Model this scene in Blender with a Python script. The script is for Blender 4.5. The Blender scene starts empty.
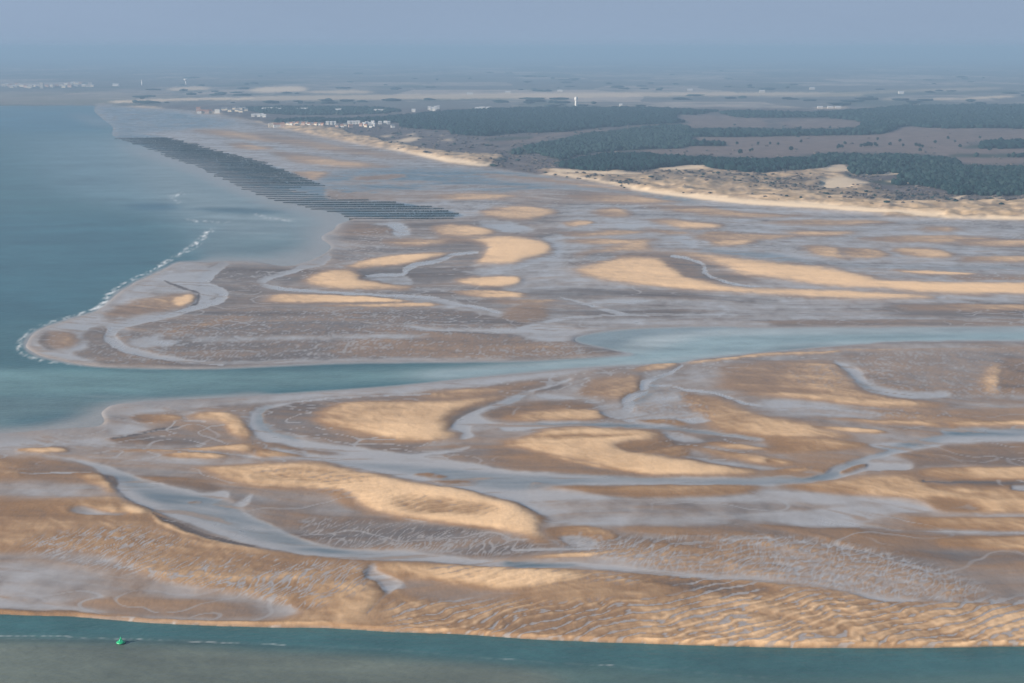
import bpy, math, random
import numpy as np

random.seed(7)
RNG = np.random.default_rng(11)
scene = bpy.context.scene
COL = scene.collection

# ------------------------------------------------------------------ survey camera (used to geo-rectify the map)
W, H = 1024, 683
FPX = 1500.0
CAMZ = 170.0
HORIZON = 48.0
PITCH = math.atan((H / 2 - HORIZON) / FPX)
CP, SP = math.cos(PITCH), math.sin(PITCH)


def ray(px, py):
    a = (np.asarray(px, float) - W / 2) / FPX
    b = (H / 2 - np.asarray(py, float)) / FPX
    return a, CP + b * SP, -SP + b * CP


def ground_at(px, py, z=0.0):
    dx, dy, dz = ray(px, py)
    t = (z - CAMZ) / dz
    return dx * t, dy * t


def project(x, y, z):
    vz = z - CAMZ
    fwd = y * CP - vz * SP
    up = y * SP + vz * CP
    return W / 2 + FPX * x / fwd, H / 2 - FPX * up / fwd


# ------------------------------------------------------------------ noise
_perm = np.random.default_rng(3).permutation(512)
_perm = np.concatenate([_perm, _perm])
_ga = np.random.default_rng(4).uniform(0, 2 * math.pi, 512)
_gx, _gy = np.cos(_ga).astype(np.float32), np.sin(_ga).astype(np.float32)


def perlin(x, y):
    xi = np.floor(x).astype(np.int64)
    yi = np.floor(y).astype(np.int64)
    xf = (x - xi).astype(np.float32)
    yf = (y - yi).astype(np.float32)
    u = xf * xf * xf * (xf * (xf * 6 - 15) + 10)
    v = yf * yf * yf * (yf * (yf * 6 - 15) + 10)
    xi &= 511
    yi &= 511
    x1 = (xi + 1) & 511
    y1 = (yi + 1) & 511

    def g(a, b, fx, fy):
        h = _perm[_perm[a] + b]
        return _gx[h] * fx + _gy[h] * fy
    n00 = g(xi, yi, xf, yf)
    n10 = g(x1, yi, xf - 1, yf)
    n01 = g(xi, y1, xf, yf - 1)
    n11 = g(x1, y1, xf - 1, yf - 1)
    a = n00 + u * (n10 - n00)
    b = n01 + u * (n11 - n01)
    return (a + v * (b - a)) * 1.5


def fbm(x, y, o=4, g=0.5):
    s, a, t = 0, 1.0, 0
    for i in range(o):
        s = s + a * perlin(x * 2 ** i + 17.3 * i, y * 2 ** i - 9.1 * i)
        t += a
        a *= g
    return s / t


def sstep(a, b, x):
    t = np.clip((x - a) / (b - a), 0, 1)
    return t * t * (3 - 2 * t)


# ------------------------------------------------------------------ map raster
MX0, MX1 = -430.0, 1450.0
XS = np.concatenate([np.arange(MX0, -20, 5), np.arange(-20, 1044.1, 1), np.arange(1049, MX1 + .1, 5)])
Y0, Y1, DY = 53.0, 725.0, 0.5
YS = np.arange(Y0, Y1 + .01, DY)
NX, NY = len(XS), len(YS)
PX, PY = np.meshgrid(XS, YS)
GX, GY = ground_at(PX, PY)          # world position of every map node on the datum
MPP = np.maximum(1e-3, np.hypot(GX, GY) / FPX)   # metres one node covers sideways
DEP = GY * GY / (CAMZ * FPX)        # metres of depth in one row pair


def curve(pts, closed=True, n=5):
    p = np.array(pts, float)
    k = len(p)
    out = []
    rng = range(k) if closed else range(k - 1)
    for i in rng:
        if closed:
            a, b, c, d = p[i - 1], p[i], p[(i + 1) % k], p[(i + 2) % k]
        else:
            a, b, c, d = p[max(i - 1, 0)], p[i], p[i + 1], p[min(i + 2, k - 1)]
        for s in range(n):
            t = s / n
            q = 0.5 * (2 * b + (c - a) * t + (2 * a - 5 * b + 4 * c - d) * t * t + (3 * b - a - 3 * c + d) * t ** 3)
            # stay inside the segment's box so that long straight runs do not overshoot
            lo, hi = np.minimum(b, c) - 2, np.maximum(b, c) + 2
            out.append(np.clip(q, lo, hi))
    if not closed:
        out.append(p[-1])
    return np.array(out)


def widen(pts):
    q = []
    for x, y in pts:
        if x <= 0:
            x = MX0 - 20
        elif x >= 1024:
            x = MX1 + 20
        q.append((x, y))
    return q


def box1(a, r, axis):
    if r < 1:
        return a
    r = int(r)
    p = [(0, 0)] * a.ndim
    p[axis] = (r + 1, r)
    c = np.cumsum(np.pad(a, p, mode='edge'), axis=axis, dtype=np.float64)
    n = a.shape[axis]
    hi = np.take(c, range(2 * r + 1, 2 * r + 1 + n), axis=axis)
    lo = np.take(c, range(0, n), axis=axis)
    return ((hi - lo) / (2 * r + 1)).astype(np.float32)


def soften(a, sx, sy):
    for _ in range(2):
        a = box1(a, round(sx), 1)
        a = box1(a, round(sy / DY), 0)
    return a


def fill(poly):
    """coverage of a polygon on a window of the map: (slices, mask)"""
    p = np.array(poly)
    r0 = max(0, int((p[:, 1].min() - Y0) / DY) - 50)
    r1 = min(NY, int((p[:, 1].max() - Y0) / DY) + 52)
    c0 = max(0, int(np.searchsorted(XS, p[:, 0].min())) - 80)
    c1 = min(NX, int(np.searchsorted(XS, p[:, 0].max())) + 80)
    if r1 <= r0 or c1 <= c0:
        return None
    xs = XS[c0:c1]
    m = np.zeros((r1 - r0, c1 - c0), np.float32)
    q = np.roll(p, -1, 0)
    for r in range(r0, r1):
        y = YS[r] + 0.013
        s = (p[:, 1] <= y) != (q[:, 1] <= y)
        if not s.any():
            continue
        xc = p[s, 0] + (y - p[s, 1]) / (q[s, 1] - p[s, 1]) * (q[s, 0] - p[s, 0])
        m[r - r0] = (np.searchsorted(np.sort(xc), xs) % 2)
    return (slice(r0, r1), slice(c0, c1)), m


def mask(pts, soft=(1, .5), smooth=True):
    w = widen(pts)
    f = fill(curve(w) if smooth else w)
    if f is None:
        return None
    sl, m = f
    return sl, soften(m, soft[0], soft[1])


def strip(pts, w, closed=False):
    """a band along a polyline; w = its thickness in rows (one number or one per point)"""
    w = np.full(len(pts), w, float) if np.isscalar(w) else np.array(w, float)
    p = np.array(widen(pts), float)
    c = curve(p, False, 6)
    ww = np.interp(np.linspace(0, 1, len(c)), np.linspace(0, 1, len(p)), w)
    t = np.gradient(c, axis=0)
    n = np.stack([-t[:, 1] * 0.5, t[:, 0]], 1)       # foreshortened normal
    n = np.stack([-t[:, 1], t[:, 0]], 1)
    n /= np.maximum(1e-6, np.hypot(n[:, 0], n[:, 1]))[:, None]
    n[:, 0] *= 1.5
    a = c + n * ww[:, None] / 2
    b = c - n * ww[:, None] / 2
    return np.concatenate([a, b[::-1]])


Z = lambda v=0.0: np.full((NY, NX), v, np.float32)
D = Z(0.32)      # dryness of the sand
F = Z(0.22)      # film of water on the sand
SEA = Z()        # standing water at sea level
RIP = Z()        # ripple strength, kind 1 (slanting)
RIP2 = Z()       # ripple strength, kind 2 (curved crests)
MOT = Z()        # mottled puddles
POOL = Z()       # pools whose colour holds the reflected blue of the sky


def lay(field, m, v):
    if m is None:
        return
    sl, k = m
    field[sl] += (v - field[sl]) * k


def bar(d, pts, soft=(2, .7), f=0.0):
    w_ = min(max(p[0] for p in pts), 1024) - max(min(p[0] for p in pts), 0)
    h_ = max(p[1] for p in pts) - min(p[1] for p in pts)
    m = mask(pts, (max(soft[0], min(.035 * w_, 7)), max(soft[1], min(.07 * h_, 2.2))))
    if m is None:
        return
    # the crown of a bar dries first: pale core, browner and damper rim
    sl, k = m
    x = [min(max(p[0], 0), 1024) for p in pts]
    y = [p[1] for p in pts]
    core = soften(k, min(.16 * (max(x) - min(x)), 20), min(.22 * (max(y) - min(y)), 6))
    if .47 < d <= .56 and sum(y) / len(y) < 262:
        d = .72
    elif d > .55 and sum(y) / len(y) < 305:
        d += .16
    lay(F, m, f)
    lay(D, m, min(d, .47))
    if d > .5:
        u = np.clip((XS[sl[1]] - min(x)) / max(1, max(x) - min(x)), 0, 1)[None, :]
        lay(D, (sl, k * (.35 + .65 * sstep(.12, .8, core))), d + .12 - .30 * (1 - u) ** 1.5)


def wet(d, f, pts, soft=(3, 1)):
    m = mask(pts, soft)
    lay(D, m, d)
    lay(F, m, f)


def film(pts, f=1.0, soft=(1, .5), d=0.25):
    m = mask(pts, soft)
    lay(F, m, f)
    lay(D, m, d)


def creek(pts, w, f=1.0, d=0.2, soft=(0, 0)):
    g = fill(strip(pts, w))
    if g is None:
        return
    sl, m = g
    m = soften(m, *soft)
    lay(F, (sl, m), f)
    lay(D, (sl, m), d)


def sand(pts, w, d, soft=(1, .5)):
    g = fill(strip(pts, w))
    sl, m = g
    m = soften(m, *soft)
    lay(D, (sl, m), d)
    lay(F, (sl, m), 0)


def zone(field, v, pts, soft=(8, 3)):
    lay(field, mask(pts, soft), v)
# ================================================================== the tidal flats, traced as a map
# --- far flats below the beach
wet(.3, .66, [(90,112),(190,113),(270,130),(400,154),(480,168),(640,191),(1024,223),(1024,330),(560,335),(300,230),(112,140)], (6, 2))
bar(.62, [(185,128),(215,129),(250,133),(285,139),(300,143),(270,142),(225,137),(195,132)], (5,1))
bar(.55, [(250,131),(300,138),(350,147),(400,155),(420,159),(380,157),(320,150),(280,142)], (5,1))
bar(.6, [(268,150),(300,154),(345,160),(395,167),(360,168.5),(325,166),(295,162)], (4,1))
bar(.55, [(230,142),(265,146),(275,150),(250,150),(232,147)], (4,1))
bar(.6, [(290,173),(310,171),(335,174),(330,180),(312,180),(300,178)], (2,.7))
wet(.2, .75, [(318,181),(345,170),(400,167.5),(480,168.5),(540,175),(580,180),(640,189),(620,191),(560,187),(500,192),(445,188),(405,191),(350,193),(330,190)], (4,1))
bar(.42, [(352,178),(380,174.5),(402,174.5),(405,177),(385,179.5),(360,181)], (3,.7))
film([(420,186),(445,185),(462,187),(440,188.5)], .9)
film([(320,180),(330,182),(333,185),(326,184)], .95)
bar(.5, [(470,173),(540,177),(600,184),(640,190),(600,188),(540,182)], (5,1))
wet(.45, .3, [(345,192),(400,190),(470,191),(560,190),(640,193),(660,200),(560,205),(480,207),(420,205),(380,200),(350,197)], (6,1.5))
bar(.6, [(430,196),(470,193),(520,195),(500,199),(450,200)], (5,1))
wet(.22, .6, [(410,203),(470,201),(520,203),(480,206),(430,207)], (4,1))
# mussel bed floor
wet(.1, .45, [(108,136),(155,135.5),(175,141),(212,151),(262,163),(305,178),(325,186),(330,199),(390,201.5),(430,207),(460,214),(455,217),(350,217.5),(315,209),(262,196),(220,177),(165,155),(112,138)], (2,.6))
bar(.4, [(275,190),(330,189),(350,194),(385,200),(330,200),(290,196)], (3,.8), .1)
# between the mussel beds and the sandbanks
wet(.34, .3, [(350,218),(460,218),(500,210),(560,212),(560,235),(480,240),(400,250),(330,256),(320,244),(335,236)], (6,1.5))
film([(300,238),(340,242),(352,250),(370,252),(345,254),(315,258),(290,262)], .8, (4,1))
bar(.46, [(331,232.5),(341,225.5),(368,224),(391,227),(393,231),(376,235),(343,235)], (2,.7))
film([(372,225),(388,222.5),(403,223.5),(411,233),(411,235),(396,236.5),(393,230),(386,226)])
bar(.72, [(431,227),(446,224),(471,225),(491,230),(496,233),(478,236),(456,237),(436,234)], (2,.7))
film([(420,244),(440,244),(428,247),(415,246)], .85)
film([(478,222),(500,221),(520,224),(535,230),(515,233),(500,231)], .85, (2,.7))
bar(.66, [(478,211),(500,207),(527,205.5),(549,208.5),(558,211),(547,216),(527,219.5),(505,219),(488,216)], (2,.7))
bar(.66, [(562,222.5),(578,220.5),(594,221),(590,225),(570,226.5)], (2,.7))
bar(.52, [(590,212),(612,207),(628,211),(634,216),(607,217.5)], (4,1))
bar(.68, [(645,220),(667,218.5),(692,221),(724,224),(722,227.5),(687,229.5),(670,226)], (3,.7))
bar(.7, [(705,233),(727,232),(752,239),(758,242.5),(737,245.5),(712,245)], (2,.7))
bar(.5, [(640,205),(700,206),(760,213),(820,214),(760,218),(690,214)], (8,1.2))
bar(.48, [(560,196),(600,193),(680,201),(640,204),(590,201)], (6,1.2))
bar(.52, [(560,233),(620,230),(650,232),(610,236),(575,237)], (5,1))
film([(618,224),(628,222.5),(640,225.5),(634,228),(622,227.5)], .9)
film([(672,239),(684,236),(696,241),(698,247),(690,247.5),(684,243)], .95)
film([(697,249),(730,247.5),(768,252),(830,259),(893,264),(960,263),(1024,266),(1024,270),(940,268),(880,268),(800,262),(720,253)], .75, (3,.7))
film([(520,262),(540,258),(556,252),(547,246),(543,237),(560,235),(567,245),(564,252),(556,258),(535,264),(512,270),(490,273),(465,274),(490,269)], .92)
bar(.9, [(456,240),(481,237),(512,236),(537,239),(552,245),(554,250),(544,255),(524,260),(512,264),(476,264.5),(473,260),(481,254),(488,247),(471,243)], (2,.6))
bar(.45, [(440,236),(470,239),(486,246),(476,256),(450,250),(438,243)], (5,1.5))
# left sandbars and their creek
wet(.26, .2, [(305,276),(320,268),(360,262),(300,255),(360,248),(470,243),(480,256),(470,272),(500,285),(510,312),(440,300),(380,292),(330,291),(295,289),(272,284),(280,278)], (3,1))
bar(.86, [(346,267),(361,261),(386,256),(426,253),(452,253),(441,256),(426,260),(406,264.5),(381,266),(356,269)], (2,.6))
bar(.86, [(303,281),(313,274),(331,269.5),(351,269),(361,275),(358,279),(381,282.5),(411,286),(412,289),(381,289.5),(346,289),(318,286)], (2,.7))
film([(362,277),(381,275),(403,275),(412,282),(405,285),(380,281)], .8, (1,.5))
creek([(478,252),(452,255),(438,261),(416,264.5),(406,269),(403,274),(381,275),(365,276)], [2,3,4,4,4,3,3,2])
creek([(330,256),(318,263),(306,265.5),(293,271),(271,277),(261,282.5),(271,287),(293,289.5),(331,292),(376,294.5),(416,296),(436,299),(456,304),(481,308),(512,315)], [6,6,6,4,5,5,4,3,3,2.5,3,4,3,2.5,2])
film([(432,298),(445,300),(460,303),(450,305),(438,302)], .9)
bar(.86, [(266,300),(273,295),(306,294.5),(356,296),(396,299),(418,301.5),(356,302.5),(306,303),(271,302.5)], (2,.6))
bar(.8, [(310,306),(338,304.5),(370,304),(406,302.5),(436,304),(441,306),(416,307.5),(368,307)], (2,.6))
bar(.8, [(455,279),(480,276),(520,276),(521,279),(518,284),(500,287),(470,285)], (3,.7))
bar(.72, [(450,291),(490,290),(525,293),(530,297),(500,298.5),(470,296)], (4,.7))
bar(.5, [(500,318),(515,305),(545,303),(565,307),(552,312),(548,318),(530,322),(505,322)], (3,.8))
film([(460,271),(512,267.5),(512,273),(480,274.5)], .85)
film([(537,276),(545,280),(560,284),(590,288),(560,290),(535,288),(548,284)], .85)
wet(.25, .15, [(205,280),(225,267),(256,264),(285,269),(262,280),(268,290),(262,297),(250,304),(210,306),(224,296),(212,286)], (6,1.6))
# spit at the sea's edge
wet(.3, .9, [(22,345),(40,328),(65,320),(95,310),(115,292),(150,274),(175,262),(198,263),(212,271),(204,285),(216,294),(196,307),(140,322),(110,335),(140,357),(200,366),(120,367),(60,360)], (2,.8))
bar(.54, [(41,340),(45,333),(60,330),(75,333),(82,340),(76,347),(60,350),(46,347)], (4,1.5))
bar(.2, [(38,341),(44,333),(50,331),(47,340),(52,348),(62,351),(48,350)], (3,1))
bar(.55, [(100,317),(112,310),(132,301),(160,296),(190,292.5),(197,296),(195,301),(180,309),(150,314),(120,318.5)], (3,1))
bar(.8, [(170,301),(185,294),(194,294.5),(195,300),(184,307),(176,307)], (2,.8))
creek([(163,280),(175,286),(188,290),(198,293),(199,299)], [1,2,1.6,1.6,1], 0.1, .12)
creek([(198,294),(198,300),(190,307),(176,311)], [1.2,1.8,1.5,1], 0.1, .15)
wet(.3, .12, [(82,333),(105,325),(108,336),(116,346),(140,356),(180,363),(215,367),(150,367),(100,363),(72,354),(88,346)], (2,.8))
wet(.28, .12, [(130,332),(150,323),(190,316),(256,306),(330,307.5),(440,308),(500,318),(560,332),(632,354),(587,358),(512,360.5),(430,361),(356,361.5),(256,363),(215,363),(160,354),(138,342)], (2,.7))
bar(.46, [(165,330),(200,323),(235,316),(250,317),(215,325),(180,333)], (4,1))
creek([(226,263),(212,273),(204,284),(222,292),(219,300),(204,305),(170,315),(140,322),(116,328),(109,336),(118,345),(135,352),(160,357),(190,361),(225,365)], [5,8,8,7,7,6,4,5,6,8,8,6,5,4,3], .95)
film([(135,338),(160,336),(158,340),(180,341),(165,346),(140,347),(130,342)], .85, (2,.7))
bar(.46, [(380,330),(480,335),(590,352),(520,358),(400,358),(330,352)], (12,3))
film([(190,337),(300,336),(400,334),(425,337),(300,340),(200,341)], .6, (6,1))
film([(405,325),(440,328),(500,329),(540,326),(580,331),(572,340),(540,341),(512,334),(470,331),(420,330)], .85, (3,.7))
film([(205,362),(300,360),(420,358),(512,360),(500,362.5),(300,364.5)], .85, (3,.8))
zone(MOT, 1, [(75,352),(110,335),(150,330),(250,310),(440,310),(500,325),(600,350),(540,359),(256,362),(180,366),(100,362)], (6,2))
# the big bars of the middle distance
wet(.28, .2, [(560,262),(612,259),(640,252),(700,256),(740,275),(800,286),(760,284),(700,284),(640,262),(590,266)], (3,1))
bar(.86, [(572,255),(594,249),(617,245),(632,239),(657,238.5),(652,244),(654,249),(687,251),(724,255),(768,261),(818,266),(868,275),(943,281),(1024,285),(1024,296),(968,294),(893,289),(818,285),(768,277.5),(737,274),(724,267.5),(702,260),(672,254),(632,251.5),(607,253),(582,257)], (3,.8))
bar(.92, [(569,270.5),(587,265.5),(612,259),(624,255.5),(652,256),(672,260),(680,270),(697,278),(712,283),(737,286.5),(768,288),(843,290),(918,294),(944,296.5),(918,300),(843,299),(768,295),(724,293),(687,290.5),(637,285.5),(599,279.5),(577,275)], (3,.8))
wet(.34, .05, [(662,258),(690,262),(704,275),(690,277),(678,270)], (4,1.5))
creek([(672,256),(690,259),(702,264),(705,270),(708,274),(719,279),(737,284.5),(760,286.5)], [2,2,2.4,2.6,2.4,2.4,1.8,1])
film([(590,254),(605,252),(612,255),(598,260),(588,259)], .6, (3,.7))
bar(.64, [(803,247),(818,245),(843,249),(842,255),(855,259),(818,256)], (4,1))
bar(.64, [(888,250),(918,247),(948,251),(958,255),(943,258),(913,257)], (3,.8))
bar(.5, [(845,248),(880,250),(890,257),(860,259),(843,255)], (4,1))
bar(.56, [(960,259),(993,256),(1024,258),(1024,264),(980,262)], (4,.8))
bar(.5, [(783,231),(855,231),(850,235),(800,236)], (6,1))
bar(.5, [(930,226),(963,229),(950,232),(920,230)], (6,1))
film([(888,251),(903,256),(913,261),(895,262),(896,256)], .8, (2,.6))
film([(938,296),(945,296),(944,299),(936,299)], .9)
bar(.86, [(893,270),(943,271),(980,274),(948,275.5),(905,273)], (4,.5))
bar(.5, [(950,276),(1024,277),(1024,282),(970,280)], (5,.8))
# grey flats above the river
wet(.25, .35, [(520,295),(570,288),(640,287),(724,294),(843,300),(944,300),(1024,300),(1024,322),(768,322),(640,318),(560,320),(545,300)], (5,1.5))
wet(.28, .62, [(690,304),(768,303),(870,303),(905,308),(850,312),(905,318),(768,320),(690,318)], (6,1.5))
wet(.2, .1, [(880,308),(960,303),(1024,302),(1024,318),(950,317),(900,314)], (8,1.5))
creek([(560,297),(585,304),(607,310),(628,314.5),(650,316)], [.6,2.4,3.4,2,.5], .9)
creek([(518,328),(535,324),(552,320.5),(575,317),(617,315),(690,314),(760,315)], [2,2.6,2.6,2.4,2,1.5,1], .9)
film([(585,302),(620,299),(660,298),(640,303),(610,305)], .7, (4,.8))
sand([(768,321),(868,319.5),(943,320),(1024,321)], 1, .5)
wet(.36, .1, [(768,321.5),(868,321),(943,321),(1024,322),(1024,327),(893,327),(768,326),(745,323)], (3,.7))
wet(.3, .8, [(560,338),(580,331),(624,325.5),(662,322.5),(724,320),(760,322),(768,328),(690,328),(620,333)], (4,.8))
# ------------------------------------------------ south of the river
wet(.35, .38, [(0,440),(110,420),(256,398),(406,386),(512,378),(600,366),(692,361),(768,353),(868,345),(1024,340),(1024,652),(768,648),(512,638),(330,629),(75,617),(0,615)], (2,.6))
wet(.3, .88, [(0,405),(125,402),(256,394),(406,383),(512,372),(600,364),(680,362),(672,367),(599,369),(512,382),(431,391),(331,396),(290,401),(256,404),(190,409),(135,414),(90,420),(150,428),(112,439),(60,446),(0,444)], (4,1))
# west bars
wet(.32, .2, [(112,439),(155,429),(190,422),(225,424),(235,436),(200,443),(140,444)], (3,.8))
bar(.54, [(132,420),(135,415.5),(160,415),(180,415.5),(182,421),(150,424)], (2,.7))
bar(.76, [(185,419),(205,412.5),(225,412),(240,418.5),(250,430),(252,437),(246,440),(233,434),(225,425),(212,421)], (2,.6))
creek([(184,421.6),(205,421.6)], [1,1], .7)
creek([(112,439.5),(135,434.5),(156,430),(180,426.5)], [1,2,2,1], 0, .1)
bar(.82, [(17,450),(35,447.8),(62,448.5),(67,452),(37,453)], (1,.4))
bar(.76, [(95,451),(175,449),(225,446),(250,443.5),(256,446),(256,453),(225,450.5),(170,452)], (3,.6))
bar(.76, [(160,454.5),(200,453),(225,456),(212,458.5),(175,457.5)], (2,.5))
creek([(70,445),(120,447),(180,450),(256,456)], [1,1.5,1,1.5], .7, .25)
wet(.55, .05, [(0,461),(30,457),(40,463),(20,480),(0,482)], (6,2))
wet(.42, .05, [(30,458),(75,463),(100,473),(88,482),(40,480),(20,472)], (4,1.5))
creek([(20,473.5),(60,472.5),(90,472)], [1,1.6,1], .6, .3)
bar(.74, [(72,472.5),(100,474),(108,480),(113,487),(118,494),(105,492),(90,483)], (2,.8))
wet(.3, .5, [(0,484),(60,484),(100,486),(107,495),(60,497),(0,496)], (4,1))
bar(.62, [(0,500),(50,499),(110,496.5),(125,502),(150,511),(153,520),(175,530),(120,527),(60,520),(0,519)], (3,1))
bar(.85, [(110,500),(125,503),(146,511),(150,518),(130,514)], (4,1))
film([(72,508),(85,506.5),(105,512),(128,513),(110,515),(75,513)], .6, (2,.6))
# grey field with fine ripples behind the long bar
wet(.3, .2, [(225,488),(256,486),(345,491),(358,508),(400,520),(450,527),(520,535),(552,546),(512,558),(430,551),(340,548),(300,538),(270,525),(245,513),(232,500)], (2,.8))
# the long pale bar
bar(.97, [(195,467.5),(225,464.5),(256,462.5),(321,462),(338,466),(368,472.5),(406,481),(456,487.5),(481,494),(512,502.5),(532,513),(541,523),(542,535),(552,545),(537,543),(512,531),(446,523),(411,518),(381,512),(358,505),(348,492),(318,489),(256,485.5),(225,479.5),(207,472)], (2,.6))
wet(.78, 0, [(250,470),(300,467),(350,473),(380,479),(340,482),(270,478)], (8,2))
wet(.8, 0, [(391,499),(418,494),(456,499),(500,508),(490,514),(440,513),(406,510)], (5,1.5))
wet(.55, 0, [(318,490),(345,492),(356,505),(385,514),(370,513),(346,506),(335,496)], (5,1.5))
# bar behind the grey curve
wet(.26, .12, [(262,413),(288,404),(338,400),(431,393),(512,383),(552,380),(560,388),(512,399),(470,412),(440,436),(411,450),(396,452),(356,445),(306,437),(275,428)], (2,.8))
bar(.93, [(333,404),(381,401),(441,401),(481,397),(512,394),(540,385),(552,381),(552,384),(537,389),(512,397),(481,404),(456,412),(447,420),(448,430),(461,436),(436,440),(406,440),(381,436),(351,431),(323,426),(318,419)], (4,1.2))
wet(.6, 0, [(420,394),(512,384),(540,381),(530,386),(500,393),(450,399)], (6,1))
creek([(290,402.5),(340,397.5),(431,394)], [1.2,1.2,1.2], .9)
# grey east of it
wet(.36, .2, [(455,440),(512,425),(600,420),(612,424),(560,428),(520,436),(512,446),(512,470),(470,463),(440,455)], (3,1))
film([(250,412),(262,406),(290,402),(292,404),(268,410),(262,418),(268,428),(285,436),(320,443),(360,447),(395,453),(420,453),(470,446),(452,452),(425,457),(470,463),(512,470),(560,472.5),(612,477),(700,477),(768,478),(830,474),(835,480),(768,486),(700,485),(637,484),(562,485),(530,484),(548,512),(545,516),(528,508),(512,501),(480,492.5),(440,483.5),(400,476.5),(360,468),(330,462),(300,458.5),(270,456),(256,457.5),(254,450),(275,447),(262,440),(253,430),(249,420)], .95)
bar(.45, [(413,474.5),(430,473),(451,476),(440,478.5),(425,477)], (1,.4))
bar(.4, [(431,480),(460,480),(474,482.5),(450,483.5)], (1,.4))
bar(.4, [(262,443),(280,443.5),(306,449),(345,454),(325,454.5),(290,451)], (1,.5))
bar(.74, [(254,448),(268,448.5),(285,452.5),(304,456),(270,457),(254,456)], (1,.5))
# creek from the river down to the pale bar
film([(500,401),(512,397),(528,391),(550,385),(567,378.5),(570,380),(552,387),(530,394),(516,402),(486,412),(483,417),(494,422),(514,425),(500,427),(478,424),(470,430),(474,436),(461,439),(463,433),(452,427),(457,420),(474,411)], .95)
film([(536,395),(552,394),(577,399),(560,400),(545,398)], .8)
film([(585,399),(602,401),(612,406),(600,409),(588,403)], .6, (2,.7))
bar(.38, [(484,414),(500,407),(540,402),(575,402),(600,408),(540,411),(512,417),(495,419)], (3,1))
bar(.76, [(512,414.5),(544,410),(579,408.5),(604,411),(607,417),(587,420),(540,420.5),(500,420)], (3,.7))
# bars either side of the middle creek
bar(.66, [(578,394),(590,380),(617,375),(642,374),(641,382),(643,391),(627,399),(599,397)], (3,1))
bar(.78, [(630,370),(652,365),(677,364),(677,367),(647,371.5)], (2,.6))
wet(.32, .55, [(652,386),(680,389),(690,402),(705,419),(650,420),(632,412),(638,398)], (3,1))
zone(MOT, 1, [(650,386),(685,388),(715,420),(640,421),(630,410)], (4,1.5))
wet(.34, .6, [(690,367),(724,364),(724,381),(704,386),(690,378)], (3,1))
bar(.8, [(680,394),(712,396),(735,403),(748,411),(768,416),(793,420),(813,424),(825,430),(855,437),(843,439.5),(813,437),(790,439.5),(768,437),(727,433),(709,427),(702,415),(690,403)], (4,1.2))
wet(.6, 0, [(680,392),(705,396),(720,405),(700,412),(690,403)], (4,1.2))
creek([(683,366),(672,372),(652,379),(642,384),(643,391),(628,399),(630,405),(624,411),(608,413),(632,420),(655,424)], [2,2.5,4,5,6,6,8,7,4,4,3])
creek([(645,385),(672,386),(687,390),(712,392),(732,398),(752,404),(785,408)], [2,2,2.6,2,2.4,2.4,1])
film([(600,412),(612,409),(625,410),(650,415),(705,419),(700,423),(650,421),(610,416)], .85, (2,.6))
bar(.56, [(637,420),(674,420),(687,425.5),(652,424)], (2,.5))
film([(500,423.5),(560,421),(612,422),(662,424.5),(712,431.5),(765,438.5),(765,441),(712,434.5),(650,428),(610,426),(560,425.5),(512,431),(500,428)], .85, (1,.5))
# pale hooked bar
bar(.97, [(530,436),(539,430.5),(574,427),(617,427),(652,430),(657,435),(667,439),(652,440),(617,441.5),(616,444),(624,449),(652,454),(687,459),(724,465),(756,470),(749,475),(712,475),(652,475),(624,472),(587,462.5),(549,455.5),(512,448),(500,444),(512,440)], (2,.6))
wet(.55, 0, [(617,443),(652,440.5),(674,444),(690,451),(684,457),(652,452),(627,449)], (2,.7))
wet(.66, 0, [(520,437),(570,434),(640,434),(610,437),(550,439)], (8,1))
wet(.42, .05, [(490,447),(512,449),(562,459),(600,467),(650,474.5),(590,474.5),(530,471),(490,463)], (4,1))
sand([(548,456),(590,464),(640,472)], [1,2.4,1], .8)
film([(664,431),(687,436),(705,440),(690,442),(674,440)], .8, (2,.6))
bar(.92, [(684,447),(712,449),(768,457),(800,462),(790,465),(768,464),(724,457),(700,451)], (2,.5))
bar(.86, [(712,442.5),(768,447),(800,448),(795,450.5),(768,450),(724,448)], (2,.5))
film([(682,456),(712,459),(762,466),(790,470),(770,472),(755,469),(724,464)], .85, (1,.5))
wet(.45, .2, [(768,440),(840,440),(872,446),(880,454),(845,463),(815,476),(768,476),(760,470),(800,466)], (3,1))
bar(.6, [(768,437),(830,440),(868,444),(840,450),(768,452)], (3,.8))
bar(.75, [(768,458),(785,461),(790,464),(768,463)], (2,.5))
bar(.6, [(775,470),(805,468),(810,471),(780,474)], (2,.5))
# north-east bars
sand([(689,364.5),(724,359.5),(768,355),(843,351.5),(893,350),(1024,346)], [1,2.5,3,2.4,1.6,1], .88)
bar(.66, [(719,388),(722,370),(737,365),(768,361),(805,359.5),(833,361),(848,374),(857,385),(868,391),(893,397),(923,401),(945,404),(930,409),(868,406),(818,400),(768,396),(735,391)], (3,1))
bar(.95, [(735,388),(768,390),(818,394),(868,399),(923,402),(940,405.5),(868,406),(818,400),(768,395.5)], (3,.8))
wet(.36, .15, [(843,353),(893,350),(1024,346),(1024,392),(1000,394),(940,396),(905,391),(873,384),(860,368)], (3,1))
zone(MOT, .9, [(848,353),(900,350),(1024,347),(1024,394),(940,398),(880,385),(862,370)], (4,1.5))
zone(MOT, .5, [(780,366),(830,364),(850,385),(800,386)], (6,2))
film([(833,361),(850,365),(862,372),(872,383),(905,391),(940,391),(950,394),(943,397),(908,397.5),(880,394),(866,390),(855,380),(845,370)], .92)
bar(.78, [(980,388),(984,376),(992,366),(1001,364),(1000,380),(1002,391),(990,393)], (4,2))
bar(.4, [(1005,360),(1020,358),(1024,392),(1008,392),(1002,380)], (3,2))
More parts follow.
